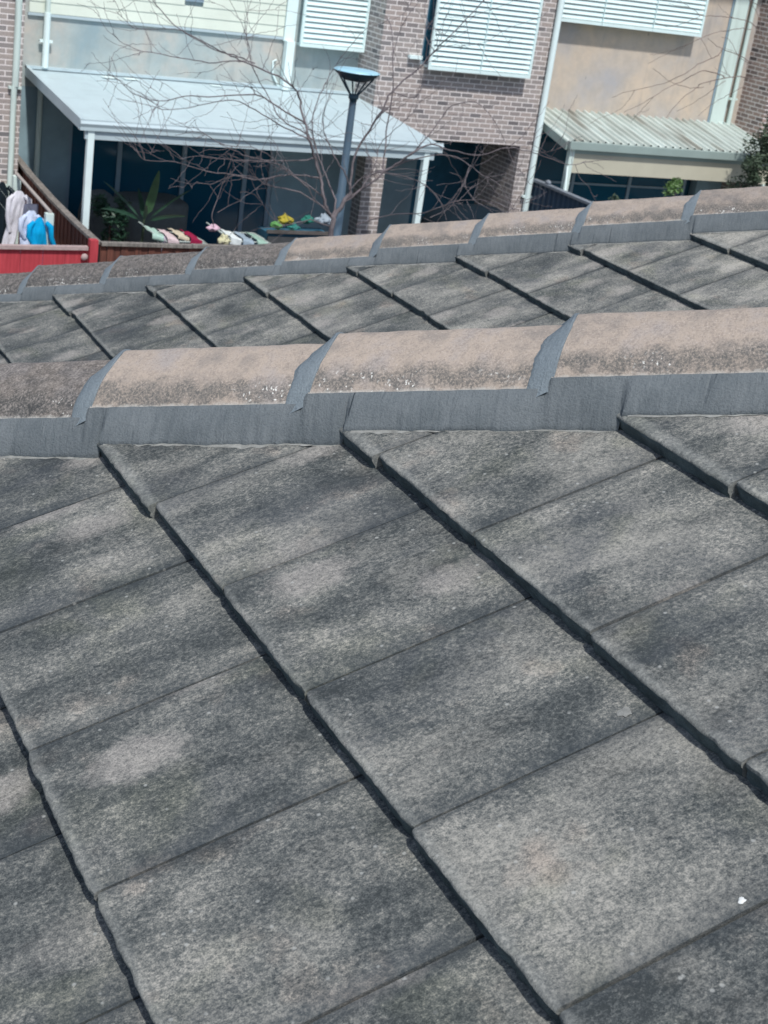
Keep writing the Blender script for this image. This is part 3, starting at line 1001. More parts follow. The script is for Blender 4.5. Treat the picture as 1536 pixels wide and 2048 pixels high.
# brick bay: X 12.4..15.98 with a ground-floor opening and a window behind the shutter
boxobj('brick_wall', M['brick'], hB,
       (12.4, 15.98, YB, YR + .25, -4.02, -2.72), (12.4, 13.22, YB, YR + .25, -2.72, TOP), (15.38, 15.98, YB, YR + .25, -2.72, TOP), (13.22, 15.38, YB, YR + .25, -.8, TOP),
       (12.4, 12.82, YB, YB + .35, -H, -4.02), (15.6, 15.98, YB, YR + .5, -H, -4.02), (12.4, 15.98, YR + .26, YE, -3.9, TOP), (6.152, 12.4, YR + 3.9, YE, -3.6, TOP))
boxobj('porch_wall', M['render_shade'], hB, (12.82, 14.6, 26.6, 26.7, -H, -4.0))
boxobj('porch_doorway', M['interior'], hB, (14.6, 15.7, 26.65, 26.75, -H, -4.0), (15.7, 15.8, YR + .5, 26.7, -H, -4.0))
boxobj('porch_ceiling', M['render_shade'], hB, (12.42, 15.96, YB + .36, 26.7, -3.99, -3.95))
ws = boxobj('bay_window', M['frame_dark'], hB, (13.22, 13.28, YB + .08, YB + .14, -2.72, -.8), (15.32, 15.38, YB + .08, YB + .14, -2.72, -.8), (13.28, 15.32, YB + .08, YB + .14, -2.72, -2.66))
boxobj('pane', M['glass'], ws, (13.28, 15.32, YB + .10, YB + .11, -2.66, -.8))
louvre(hB, 13.28, 15.42, -2.76, -.85, YB - .22, mull=2, label='white louvred shutter on the brick bay')
louvre(hB, 11.13, 12.385, -2.665, -.85, YR - .24, mull=1, label='white louvred shutter beside the brick bay')
boxparts('shutter_stay', M['white'], hB, (11.15, 11.17, YR - .17, YR, -2.66, -2.62), (13.3, 13.34, YB - .12, YB, -2.74, -2.70), (15.36, 15.40, YB - .12, YB, -2.74, -2.70), (12.95, 13.2, YB - .10, YB - .002, -2.62, -2.56))
downpipe(hB, 15.90, YB - .075, -6.7, TOP, .060, M['white'], (-4.95,), label='tall pale downpipe at the right corner of the brick bay')
hull('house_roof', M['frame_mid'], hB, [(6.17, YB - .4, TOP), (15.99, YB - .4, TOP), (6.17, YE + .4, TOP), (15.99, YE + .4, TOP), (6.17, 29, TOP + 2), (15.99, 29, TOP + 2)])
# patio roof
bm = bmesh.new()
def prism(bm, poly_yz, x0, x1):
    a = [bm.verts.new((x0, y, z + H)) for y, z in poly_yz]; b = [bm.verts.new((x1, y, z + H)) for y, z in poly_yz]
    n = len(a)
    for i in range(n): bm.faces.new((a[i], a[(i + 1) % n], b[(i + 1) % n], b[i]))
    bm.faces.new(list(reversed(a))); bm.faces.new(b)
PX0, PX1, PYF = 6.40, 12.46, 21.90
prism(bm, [(PYF + .10, -3.665), (YR - .004, -3.445), (YR - .004, -3.53), (PYF + .10, -3.75)], PX0 + .06, PX1 - .02)
for i in range(1, 6):
    x = PX0 + .05 + i * 1.0
    prism(bm, [(PYF + .11, -3.6655), (YR - .006, -3.4455), (YR - .006, -3.439), (PYF + .11, -3.659)], x - .018, x + .018)
bmesh.ops.recalc_face_normals(bm, faces=bm.faces[:])
pr = obj('patio_roof', bm, M['roof_white'], hB)
bm = bmesh.new()
prism(bm, [(PYF + .1, -3.64), (YR - .002, -3.40), (YR - .002, -3.56), (PYF + .1, -3.80)], PX0, PX0 + .055)
bmesh.ops.recalc_face_normals(bm, faces=bm.faces[:])
obj('side_fascia', bm, M['fascia'], pr)
bm = bmesh.new()
prism(bm, [(PYF + .02, -3.64), (PYF + .02, -3.66), (PYF + .0, -3.70), (PYF + .02, -3.75), (PYF + .02, -3.80), (PYF + .14, -3.80), (PYF + .14, -3.78), (PYF + .05, -3.78), (PYF + .05, -3.64)], PX0 - .01, PX1 + .02)
bmesh.ops.recalc_face_normals(bm, faces=bm.faces[:])
obj('gutter', bm, M['roof_white'], pr)
boxobj('roof_beam', M['fascia'], pr, (PX0 + .08, PX1 - .1, PYF + .06, PYF + .12, -3.93, -3.803))
boxobj('wall_flashing', M['roof_white'], pr, (PX0, PX1 - .05, YR - .10, YR - .001, -3.435, -3.39))
for xp in (6.57, 12.22):
    boxobj('patio_post', M['white'], pr, (xp - .05, xp + .05, PYF + .045, PYF + .145, -H + .12, -3.803), bevel=.006)
boxparts('flashing_tape', M['white'], pr, (7.62, 7.88, YR - .35, YR - .12, -3.452, -3.447), (8.0, 8.24, YR - .33, YR - .14, -3.45, -3.446), (9.55, 9.75, YR - .3, YR - .15, -3.452, -3.446))

# --- right house
hC = thing('terrace_house', 'right terrace house with tan rendered wall and ribbed metal awning', 'house', group='row of terrace houses')
boxobj('rendered_wall', M['render_tan'], hC, (15.982, 21.25, YR, YR + .25, -3.6, TOP))
boxobj('rear_wall', M['render_tan'], hC, (15.982, 21.25, YR + 3.5, YE, -3.6, TOP))
boxobj('brick_wall', M['brick_brown'], hC, (21.25, 27.0, YB, YR + .25, -H, TOP), (21.25, 27, YR + .25, YE, -H, TOP))
boxobj('wall_pilaster', M['offwhite'], hC, (20.56, 20.90, YR - .05, YR - .002, -3.6, TOP))
boxparts('shadow_joint', M['frame_dark'], hC, (20.52, 20.555, YR - .02, YR - .003, -3.6, TOP), (20.905, 20.935, YR - .02, YR - .003, -3.6, TOP))
downpipe(hC, 21.0, YR - .10, -3.5, TOP, .045, M['offwhite'], (-2.9,))
louvre(hC, 16.12, 19.72, -1.755, -.3, YR - .26, mull=3, label='wide white louvred shutter high on the tan wall')
boxobj('ground_floor_wall', M['interior'], hC, (15.982, 21.25, YR + .25, YR + .35, -H, -3.6), (15.982, 16.1, YR, YR + .25, -H, -3.6))
gf = boxobj('glass_door', M['frame_dark'], hC, (16.1, 16.17, YR + .05, YR + .12, -H, -3.6), (17.5, 17.57, YR + .05, YR + .12, -H, -3.6), (18.9, 18.97, YR + .05, YR + .12, -H, -3.6), (20.3, 20.37, YR + .05, YR + .12, -H, -3.6), (16.17, 20.3, YR + .06, YR + .11, -4.85, -4.81))
boxobj('pane', M['glass'], gf, (16.17, 20.3, YR + .08, YR + .09, -H, -4.85), (16.17, 20.3, YR + .08, YR + .09, -4.81, -3.6))
boxobj('side_wall', M['render_shade'], hC, (20.6, 21.25, YR - .02, YR + .2, -H, -3.6))
hull('house_roof', M['frame_mid'], hC, [(16.0, YB - .4, TOP), (27.2, YB - .4, TOP), (16.0, YE + .4, TOP), (27.2, YE + .4, TOP), (16.0, 29, TOP + 2), (27.2, 29, TOP + 2)])
# ribbed awning
AX0, AX1, AYF, AZW, AZF = 16.1, 21.7, 23.65, -3.42, -3.745
bm = bmesh.new()
px_, pts = AX0, []
pitch = .175
while px_ < AX1:
    pts += [(px_, 0), (px_ + .095, 0), (px_ + .112, .044), (px_ + .150, .044), (px_ + .170, 0)]
    px_ += pitch
slope = (AZW - AZF) / (YR - .003 - AYF)
ra = [bm.verts.new((x, AYF + .02, AZF + .02 * slope + h + H)) for x, h in pts]; rb = [bm.verts.new((x, YR - .004, AZW + h + H)) for x, h in pts]
for i in range(len(pts) - 1): bm.faces.new((ra[i], ra[i + 1], rb[i + 1], rb[i]))
aw = obj('awning_roof', bm, M['corrugated'], hC)
sm = aw.modifiers.new('thick', 'SOLIDIFY'); sm.thickness = .004
boxobj('gutter', M['gutter_green'], aw, (AX0 - .02, AX1, AYF - .09, AYF + .015, AZF - .125, AZF + .020), bevel=.008)
bm = bmesh.new()
prism(bm, [(AYF + .02, AZF - .005), (YR - .005, AZW + .02), (YR - .005, AZW - .13), (AYF + .02, AZF - .15)], AX0 - .04, AX0 - .005)
bmesh.ops.recalc_face_normals(bm, faces=bm.faces[:])
obj('side_fascia', bm, M['gutter_green'], aw)
boxobj('blind_box', M['blind'], aw, (AX0 + .17, AX1 - .2, AYF + .02, AYF + .09, -4.31, AZF - .13))
boxobj('awning_beam', M['gutter_green'], aw, (AX0 + .17, AX1 - .2, AYF + .0, AYF + .018, -3.95, AZF - .13))
boxparts('awning_post', M['offwhite'], aw, (AX0 + .06, AX0 + .165, AYF + .0, AYF + .1, -H, AZF - .13), (20.9, 21.0, AYF + .0, AYF + .1, -H, -4.31))
bm = bmesh.new()
tube(bm, [(AX0 + .06, AYF - .0, -4.20 + H), (AX0 - .05, AYF - .25, -4.75 + H), (AX0 - .05, AYF - .28, -5.0 + H)], .018, 6)
obj('post_brace', bm, M['white'], aw)

# ------------------------------------------------------------------ fences
def paling_fence(name, label, p0, p1, ztop, axis, mat, railmat, pale=.10, thick=.018, railw=.07, railh=.045, cat='fence', zjit=.004, topf=None, ripple=True):
    root = thing(name, label, cat)
    bm = bmesh.new()
    L = abs(p1 - p0[axis]) if False else None
    a0, a1 = p0, p1
    fixed, s0, s1 = a0
    n = int((s1 - s0) / pale)
    rnd = random.Random(int(s0 * 10))
    for i in range(n):
        a = s0 + (s1 - s0) * i / n; b = s0 + (s1 - s0) * (i + 1) / n - .006
        off = .012 if (i % 2 and ripple) else 0
        zt = (topf(a) if topf else ztop) - rnd.uniform(0, zjit)
        t = bmesh.new()
        if axis == 0: box(t, a, b, fixed - off, fixed - off + thick, -H + .02, zt)
        else: box(t, fixed - off, fixed - off + thick, a, b, -H + .02, zt)
        me = bpy.data.meshes.new('t'); t.to_mesh(me); t.free(); bm.from_mesh(me); bpy.data.meshes.remove(me)
    obj('palings', bm, mat, root)
    # capping rail in lengths
    bm = bmesh.new()
    seg = 1.3
    m_ = max(1, int(round((s1 - s0) / seg)))
    for i in range(m_):
        a = s0 + (s1 - s0) * i / m_; b = s0 + (s1 - s0) * (i + 1) / m_ - .004
        za = (topf(a) if topf else ztop); zb = (topf(b) if topf else ztop)
        j = rnd.uniform(-.006, .006)
        w2 = railw / 2
        if axis == 0: c = [(a, fixed - w2), (b, fixed - w2), (b, fixed + w2), (a, fixed + w2)]; zz = (za, zb, zb, za)
        else: c = [(fixed - w2, a), (fixed + w2, a), (fixed + w2, b), (fixed - w2, b)]; zz = (za, za, zb, zb)
        lo = [bm.verts.new((c[q][0], c[q][1], zz[q] + .001 + j + H)) for q in range(4)]; hi = [bm.verts.new((c[q][0], c[q][1], zz[q] + railh + j + H)) for q in range(4)]
        bm.faces.new(list(reversed(lo))); bm.faces.new(hi)
        for q in range(4): bm.faces.new((lo[q], lo[(q + 1) % 4], hi[(q + 1) % 4], hi[q]))
    bmesh.ops.recalc_face_normals(bm, faces=bm.faces[:])
    obj('capping_rail', bm, railmat, root)
    return root

side_top = lambda y: -4.83 - .035 * (25.3 - y) - .04
def side_fence_top(y):
    K = [(20.0, -5.025), (21.4, -5.02), (22.7, -4.985), (23.46, -4.93), (24.26, -4.90), (25.4, -4.785)]
    for (a, za), (b, zb) in zip(K, K[1:]):
        if y <= b: return za + (zb - za) * (y - a) / (b - a) - .045
    return -4.83
f1 = paling_fence('paling_fence', 'dark brown paling fence running back from the red fence to the house', (6.25, 20.25, 25.30), None, -4.9, 1, M['fence_brown'], M['fence_rail'], railw=.11, topf=side_fence_top)
f2 = paling_fence('paling_fence', 'low strip of brown paling fence between the red post and the drying racks', (20.2, 6.28, 15.7), None, -5.065, 0, M['fence_brown'], M['fence_rail'], railw=.10)
f3 = paling_fence('boarded_fence', 'bright red painted board fence at the left edge', (20.2, .5, 6.10), None, -5.15, 0, M['fence_red'], M['red_rail'], pale=.30, railw=.09, railh=.05, ripple=False, topf=lambda x: -5.135 + .012 * (x - 6.1))
boxobj('fence_post', M['fence_red'], f3, (6.11, 6.225, 20.12, 20.24, -H, -4.985), bevel=.005)
bm = bmesh.new()
lathe(bm, [(0.001, 0), (.045, .0), (.05, .012), (.03, .03), (.001, .034)], (0, 0, 0), 16)
bm.transform(Matrix.Translation((6.05, 20.175, -5.235 + H)) @ Matrix.Rotation(radians(90), 4, 'X'))
kn = obj('fence_knob', bm, M['red_rail'], f3, smooth=40)
# navy steel fence under the awning
nf = thing('steel_fence', 'navy blue ribbed steel fence beside the right brick corner', 'fence')
bm = bmesh.new()
ys = []; y = 19.4; i = 0
while y < 24.4:
    ys += [(y, 0), (y + .07, 0), (y + .09, .03), (y + .14, .03), (y + .16, 0)]
    y += .16
ra = [bm.verts.new((16.02 - o_, yy, .02)) for yy, o_ in ys]; rb = [bm.verts.new((16.02 - o_, yy, -4.66 + H)) for yy, o_ in ys]
for i in range(len(ys) - 1): bm.faces.new((ra[i], rb[i], rb[i + 1], ra[i + 1]))
pn = obj('steel_panel', bm, M['navy'], nf)
sm = pn.modifiers.new('thick', 'SOLIDIFY'); sm.thickness = .003
boxobj('capping_rail', M['navy_cap'], nf, (15.94, 16.07, 19.4, 24.45, -4.655, -4.60), bevel=.008)
bm = bmesh.new()
bmesh.ops.create_icosphere(bm, subdivisions=2, radius=.05)
bm.transform(Matrix.Translation((16.0, 23.95, -4.57 + H)) @ Matrix.Scale(1.5, 4, (0, 1, 0)))
obj('rail_end_cap', bm, M['navy_cap'], nf, smooth=60)

# ------------------------------------------------------------------ street lamp
lamp = thing('street_lamp', 'blue street lamp with a flat round dish head on struts, standing behind the bare tree', 'street lamp')
LC = px(714, 140, 17.0)
bx_, by_ = LC.x, LC.y
zt = LC.z + H
bm = bmesh.new()
lathe(bm, [(.001, .012), (.12, .010), (.235, .002), (.262, -.006), (.266, -.014)], (bx_, by_, zt), 48)
obj('lamp_dish', bm, M['lamp_blue'], lamp, smooth=40)
bm = bmesh.new()
lathe(bm, [(.267, -.015), (.262, -.025), (.20, -.075), (.135, -.115), (.05, -.120), (.001, -.120)], (bx_, by_, zt), 48)
obj('lamp_underside', bm, M['lamp_dark'], lamp, smooth=40)
for q in range(6):
    a = 2 * pi * q / 6 + .3
    bm = bmesh.new()
    tube(bm, [(bx_ + cos(a) * .215, by_ + sin(a) * .215, zt - .06), (bx_ + cos(a) * .12, by_ + sin(a) * .12, zt - .185), (bx_ + cos(a) * .035, by_ + sin(a) * .035, zt - .29)], .0095, 6)
    obj('lamp_strut', bm, M['lamp_dark'], lamp)
bm = bmesh.new()
lathe(bm, [(.05, -.27), (.058, -.28), (.058, -.315), (.044, -.33), (.040, -.36)], (bx_, by_, zt), 24)
obj('lamp_collar', bm, M['lamp_dark'], lamp, smooth=40)
bm = bmesh.new()
tube(bm, [(bx_, by_, zt - .32), (bx_, by_, zt - 1.4), (bx_, by_, zt - 1.42), (bx_, by_, .0)], [.040, .048, .062, .066], 20)
obj('lamp_pole', bm, M['pole'], lamp, smooth=40)

# ------------------------------------------------------------------ bare trees
def grow(bm, pts, r0, r1, rnd, twig=1.0, level=0, maxr=None):
    """a limb through pts with tapering radius; spawns side twigs"""
    # smooth resample
    fine = []
    for i in range(len(pts) - 1):
        p0 = pts[max(i - 1, 0)]; p1 = pts[i]; p2 = pts[i + 1]; p3 = pts[min(i + 2, len(pts) - 1)]
        for q in range(4):
            t = q / 4
            fine.append(.5 * ((2 * p1) + (p2 - p0) * t + (2 * p0 - 5 * p1 + 4 * p2 - p3) * t * t + (3 * p1 - p0 - 3 * p2 + p3) * t ** 3))
    fine.append(pts[-1])
    n = len(fine)
    rads = [.85 * (r0 + (r1 - r0) * (i / (n - 1)) ** .7) for i in range(n)]
    for i in range(1, n - 1):
        fine[i] = fine[i] + Vector((rnd.uniform(-1, 1), rnd.uniform(-1, 1), rnd.uniform(-1, 1))) * (rads[i] * .5 + .004)
    tube(bm, fine, rads, 6 if r0 > .012 else 5)
    if twig <= 0: return
    tot = sum((fine[i + 1] - fine[i]).length for i in range(n - 1))
    k = int(tot * twig * rnd.uniform(2.2, 3.4))
    for _ in range(k):
        i = rnd.randint(max(1, int(n * .2)), n - 2)
        p = fine[i]
        d = (fine[i + 1] - fine[i]).normalized()
        side = Vector((rnd.gauss(0, 1), rnd.gauss(0, 1), rnd.gauss(.15, 1))).normalized()
        dd = (d * rnd.uniform(.4, 1.1) + side * .9).normalized()
        ln = rnd.uniform(.18, .75) * (1 if level == 0 else .6)
        q = [p]
        cur = p.copy()
        for s_ in range(5):
            dd = (dd + Vector((rnd.gauss(0, .16), rnd.gauss(0, .16), rnd.gauss(.04, .15)))).normalized()
            cur = cur + dd * ln / 5
            q.append(cur.copy())
        rr = min(rads[i] * .55, .0075)
        grow(bm, q, max(rr, .0035), .0022, rnd, .55 if level == 0 else 0, level + 1)

def P3(x, y, dep): return px(x, y, dep) + EYE

def traced_tree(name, label, limbs, base, trunk_pts, mat, seed, twig, rtrunk):
    root = thing(name, label, 'tree')
    rnd = random.Random(seed)
    bm = bmesh.new()
    tp = [P3(*p) for p in trunk_pts]
    foot = Vector((tp[0].x + base[0], tp[0].y + base[1], 0))
    pts = [foot, foot.lerp(tp[0], .5) + Vector((.03, .02, 0))] + tp
    grow(bm, pts, rtrunk, rtrunk * .55, rnd, 0)
    obj('trunk', bm, mat, root, smooth=70)
    for (pl, d0, d1, r0, r1) in limbs:
        bm = bmesh.new()
        n = len(pl)
        pts = []
        for i, (x, y) in enumerate(pl):
            f = i / (n - 1)
            dep = d0 + (d1 - d0) * f + .12 * sin(i * 1.7 + d1 * 9) * min(1, f * 2)
            pts.append(P3(x, y, dep))
        grow(bm, pts, r0, r1, rnd, twig)
        obj('limb', bm, mat, root, smooth=70)
    return root

D0 = 16.6
LIMBS = [
 ([(666, 434), (655, 419), (648, 394), (641, 357), (630, 317), (619, 281), (611, 248), (600, 204), (590, 179), (557, 153), (491, 124), (455, 109), (422, 91), (360, 58), (320, 20), (300, -10)], D0, 15.6, .024, .005),
 ([(491, 124), (473, 123), (417, 125), (360, 115), (287, 102), (247, 87), (225, 67)], 16.2, 15.3, .010, .003),
 ([(510, 127), (477, 113), (433, 100), (393, 80), (350, 58), (277, 58), (250, 40), (232, 22)], 16.2, 15.9, .010, .003),
 ([(611, 248), (570, 222), (510, 190), (433, 193), (367, 193), (317, 202), (267, 187), (240, 163), (213, 143)], D0, 15.2, .013, .003),
 ([(619, 281), (570, 255), (510, 220), (467, 200), (417, 207), (340, 220), (287, 208), (233, 197)], D0, 15.8, .011, .003),
 ([(641, 357), (600, 350), (560, 352), (510, 360), (467, 350), (400, 340), (350, 323), (290, 320), (273, 297)], D0, 15.4, .013, .003),
 ([(630, 317), (590, 322), (510, 317), (467, 300), (423, 277), (383, 250)], D0, 16.3, .011, .003),
 ([(655, 419), (600, 385), (540, 372), (500, 352), (460, 353), (420, 368), (393, 363)], D0, 15.9, .011, .003),
 ([(648, 394), (600, 360), (560, 330), (520, 322), (450, 318), (400, 312), (360, 318)], D0, 15.2, .011, .003),
 ([(666, 434), (672, 400), (655, 360), (640, 320), (628, 280), (625, 240), (640, 190), (660, 150), (690, 105), (720, 70), (745, 45)], D0, 17.0, .015, .003),
 ([(628, 280), (600, 262), (560, 235), (540, 200), (520, 165), (500, 120), (492, 70), (470, 20), (455, -10)], D0, 16.3, .011, .003),
 ([(491, 124), (500, 100), (492, 70), (497, 20), (505, -8)], 16.0, 16.2, .007, .003),
 ([(688, 405), (700, 380), (690, 350), (668, 310), (650, 270), (645, 235), (655, 205), (668, 165)], D0, 16.1, .014, .003),
 ([(688, 405), (735, 370), (765, 346), (768, 313), (775, 248), (786, 175), (786, 109), (783, 55), (770, 30)], D0, 16.9, .017, .004),
 ([(786, 109), (800, 60), (820, 25), (845, -5)], 16.8, 16.9, .006, .003),
 ([(700, 380), (710, 310), (739, 262), (765, 219), (783, 182), (837, 139), (870, 102), (910, 62), (958, 11), (985, -20)], D0, 16.0, .018, .005),
 ([(783, 182), (830, 195), (845, 160), (830, 130), (800, 100)], 16.3, 16.1, .007, .003),
 ([(870, 102), (850, 70), (858, 45), (885, 70), (905, 40)], 16.2, 16.4, .006, .003),
 ([(837, 139), (880, 95), (940, 90), (985, 80)], 16.2, 16.6, .005, .0025),
 ([(768, 343), (801, 324), (830, 303), (863, 288), (900, 300), (960, 310), (1010, 295), (1045, 300), (1076, 308), (1133, 328), (1168, 326), (1225, 315)], D0, 15.6, .014, .003),
 ([(728, 357), (790, 330), (830, 300), (870, 255), (900, 215), (950, 205), (985, 235), (1010, 285), (1030, 330), (1050, 350)], D0, 16.9, .011, .003),
 ([(768, 343), (830, 318), (900, 310), (940, 330), (965, 350), (1000, 372), (1020, 410), (1035, 440)], D0, 15.8, .010, .003),
 ([(1076, 308), (1110, 300), (1140, 280)], 15.9, 15.7, .004, .0025),
 ([(940, 330), (930, 370), (950, 400), (985, 425), (1005, 460)], 16.1, 15.9, .007, .003),
 ([(860, 435), (905, 410), (925, 360), (900, 345)], 16.0, 16.0, .005, .003),
 ([(712, 450), (780, 430), (850, 425), (905, 405), (960, 400), (1030, 420)], D0, 15.5, .009, .003),
 ([(428, 455), (425, 425), (445, 370), (455, 340), (470, 300)], 16.0, 15.8, .006, .003),
 ([(435, 425), (480, 400), (520, 372), (560, 350)], 16.0, 15.9, .004, .003),
 ([(662, 455), (620, 440), (570, 450), (540, 430), (510, 390), (480, 385)], D0, 15.7, .009, .003),
 ([(666, 434), (630, 400), (610, 370), (570, 340), (520, 300), (450, 290), (400, 265), (350, 270)], D0, 15.0, .011, .003),
 ([(688, 405), (720, 380), (750, 330), (760, 290), (800, 250), (825, 225), (850, 190)], D0, 16.4, .009, .003),
 ([(700, 380), (740, 345), (800, 350), (850, 370), (880, 400), (893, 440)], D0, 16.2, .008, .003),
]
tree = traced_tree('bare_tree', 'leafless many-branched tree rising beyond the roof in front of the white patio roof', LIMBS, (0.15, .2), [(662, 463, 16.6), (666, 434, 16.6), (688, 405, 16.6), (700, 382, 16.6)], M['bark'], 4, 2.3, .045)

def c3(l): return [(1236 + x / 5.12, y / 5.12) for x, y in l]
L2 = [
 (c3([(1700, 830), (1536, 800), (1340, 800), (1250, 780), (1100, 800), (880, 850), (800, 900), (690, 980), (590, 1080), (490, 1210)]), 19.0, 17.8, .013, .003),
 (c3([(1100, 800), (1040, 760), (900, 725), (780, 760), (640, 840), (500, 900), (400, 970), (250, 1060), (60, 1150)]), 18.6, 18.2, .009, .003),
 (c3([(1700, 760), (1536, 700), (1360, 640), (1230, 560), (1070, 500), (1000, 460), (920, 390)]), 19.0, 18.3, .010, .003),
 (c3([(1070, 500), (1030, 560), (960, 600), (820, 660), (640, 780), (470, 850), (300, 890), (50, 950), (-60, 1000)]), 18.5, 18.0, .008, .003),
 (c3([(1700, 760), (1600, 640), (1536, 540), (1470, 370), (1400, 260), (1300, 210), (1150, 180), (1050, 165), (850, 155), (760, 90), (650, 60), (520, 40)]), 19.0, 18.2, .010, .003),
 (c3([(850, 155), (700, 230), (550, 270), (450, 260), (360, 220)]), 18.3, 18.5, .005, .003),
 (c3([(1360, 300), (1250, 290), (1100, 320), (1040, 325), (900, 370), (700, 460), (580, 510), (480, 560), (310, 650)]), 18.7, 18.5, .006, .003),
 (c3([(960, 600), (900, 480), (850, 400)]), 18.4, 18.4, .004, .003),
 (c3([(880, 890), (740, 900), (590, 860), (480, 800), (360, 700)]), 18.4, 18.6, .005, .003),
 (c3([(1100, 830), (1000, 890), (900, 970), (760, 1060), (600, 1140)]), 18.6, 18.5, .005, .003),
 (c3([(1340, 860), (1200, 930), (1080, 1000), (960, 1070), (820, 1190)]), 18.8, 18.7, .005, .003),
 (c3([(1700, 400), (1600, 250), (1536, 100), (1450, 60), (1350, 0), (1300, -40)]), 19.0, 18.8, .008, .004),
 (c3([(1480, 300), (1430, 150), (1380, 60), (1330, -20)]), 18.9, 19.0, .005, .003),
 (c3([(1310, 700), (1320, 640), (1240, 580), (1150, 420), (1060, 380)]), 18.9, 18.9, .005, .003),
]
tree2 = traced_tree('bare_tree', 'leafless tree mostly outside the right edge, its thin branches crossing the tan wall', L2, (.2, 0), [(1580, 470, 19.0), (1575, 300, 19.0), (1568, 170, 19.0), (1560, 60, 19.0)], M['bark_pale'], 9, .32, .08)

# ------------------------------------------------------------------ foliage
def leaf_cloud(name, mat, parent, centres, n, size, rnd, flat=.5):
    bm = bmesh.new()
    for _ in range(n):
        c, r = centres[rnd.randrange(len(centres))]
        d = Vector((rnd.gauss(0, 1), rnd.gauss(0, 1), rnd.gauss(0, 1))).normalized() * r * rnd.uniform(.35, 1.0)
        p = Vector(c) + EYE + d
        a = Vector((rnd.gauss(0, 1), rnd.gauss(0, 1), rnd.gauss(0, flat))).normalized()
        b = a.cross(Vector((rnd.gauss(0, 1), rnd.gauss(0, 1), rnd.gauss(0, 1)))).normalized()
        s_ = size * rnd.uniform(.6, 1.3)
        vs = [bm.verts.new(p + a * s_), bm.verts.new(p + b * s_ * .35), bm.verts.new(p - a * s_), bm.verts.new(p - b * s_ * .35)]
        bm.faces.new(vs)
    return obj(name, bm, mat, parent)

rnd = random.Random(31)
bush = thing('evergreen_tree', 'dense olive green tree overlapping the right end of the ribbed awning', 'tree')
bc = []
for _ in range(38):
    z = rnd.uniform(-6.0, -2.75)
    rr = .98 - .42 * max(0, (z + 4.6) / 1.6)
    a = rnd.uniform(0, 2 * pi); q = sqrt(rnd.random()) * rr
    bc.append(((20.15 + cos(a) * q, 22.55 + sin(a) * q, z), rnd.uniform(.14, .34)))
leaf_cloud('crown', M['leaf'], bush, bc, 19000, .042, rnd)
bm = bmesh.new()
tube(bm, [(20.2, 22.6, 0), (20.22, 22.6, 1.2), (20.15, 22.55, 2.6), (20.2, 22.55, 3.4)], [.07, .06, .035, .01], 8)
obj('trunk', bm, M['bark'], bush, smooth=60)

sp = thing('garden_shrub', 'small bright green shrub under the ribbed awning', 'shrub')
bc = [((17.42 + rnd.uniform(-.16, .16), 22.0 + rnd.uniform(-.1, .1), -4.14 + rnd.uniform(-.12, .08)), .09) for _ in range(9)]
leaf_cloud('foliage', M['leaf_bright'], sp, bc, 420, .042, rnd)
bm = bmesh.new()
tube(bm, [(17.45, 22.0, 0), (17.43, 22.0, 1.5), (17.42, 22.0, -4.1 + H)], [.03, .022, .012], 7)
for q in range(5):
    tube(bm, [(17.42, 22.0, 2.2 + q * .08), (17.42 + rnd.uniform(-.15, .15), 22.0, 2.5 + q * .05)], .006, 5)
obj('stem', bm, M['bark'], sp, smooth=60)
sp2 = thing('garden_shrub', 'dark leafy shrub beside the left awning post', 'shrub')
bc = [((16.95 + rnd.uniform(-.22, .22), 23.0 + rnd.uniform(-.1, .1), -4.95 + rnd.uniform(-.35, .28)), .14) for _ in range(12)]
leaf_cloud('foliage', M['leaf'], sp2, bc, 520, .05, rnd)
bm = bmesh.new(); tube(bm, [(16.95, 23, 0), (16.95, 23, 1.7)], [.03, .012], 7); obj('stem', bm, M['bark'], sp2, smooth=60)

# banana-like plant in a pot
bp = thing('potted_plant', 'tall broad-leaved plant in a pot under the patio roof', 'plant')
PBX, PBY = 7.70, 22.6
bm = bmesh.new()
lathe(bm, [(.13, 0), (.17, .28), (.185, .3), (.16, .31), (.15, .27), (.001, .26)], (PBX, PBY, .13), 24)
obj('pot', bm, M['terracotta'], bp, smooth=40)
bm = bmesh.new()
tube(bm, [(PBX, PBY, .35), (PBX - .01, PBY, .9), (PBX, PBY, 1.55)], [.035, .03, .015], 8)
obj('stem', bm, M['leaf'], bp, smooth=60)
def blade(bm, p0, d0, ln, wd, droop, up=Vector((0, 0, 1))):
    n = 12
    cur = Vector(p0); d = Vector(d0).normalized()
    side = d.cross(up).normalized()
    if side.length < .1: side = Vector((1, 0, 0))
    prev = None
    for i in range(n + 1):
        f = i / n
        wv = wd * (sin(pi * min(1, f * .92 + .06)) ** .7) * (.12 if f < .18 else 1)
        nn_ = side.cross(d).normalized()
        ring = [bm.verts.new(cur - side * wv + nn_ * wv * .25), bm.verts.new(cur), bm.verts.new(cur + side * wv + nn_ * wv * .25)]
        if prev:
            bm.faces.new((prev[0], prev[1], ring[1], ring[0])); bm.faces.new((prev[1], prev[2], ring[2], ring[1]))
        prev = ring
        d = (d + Vector((0, 0, -droop / n))).normalized()
        cur = cur + d * ln / n
for (a, el, ln, wd, dr) in ((.2, 1.35, .85, .085, .1), (2.9, .85, .9, .022, .3), (3.3, .6, .8, .03, .6), (.1, .75, .95, .022, .3), (5.8, .6, .7, .035, .6), (1.6, 1.0, .6, .05, .3), (4.4, .9, .6, .05, .5)):
    bm = bmesh.new()
    blade(bm, (PBX, PBY, 1.45), (cos(a) * cos(el), sin(a) * cos(el), sin(el)), ln, wd, dr, up=Vector((0.3, -1, .2)))
    obj('leaf', bm, M['leaf_mid'] if el > 1.2 else M['leaf_dark'], bp, smooth=60)

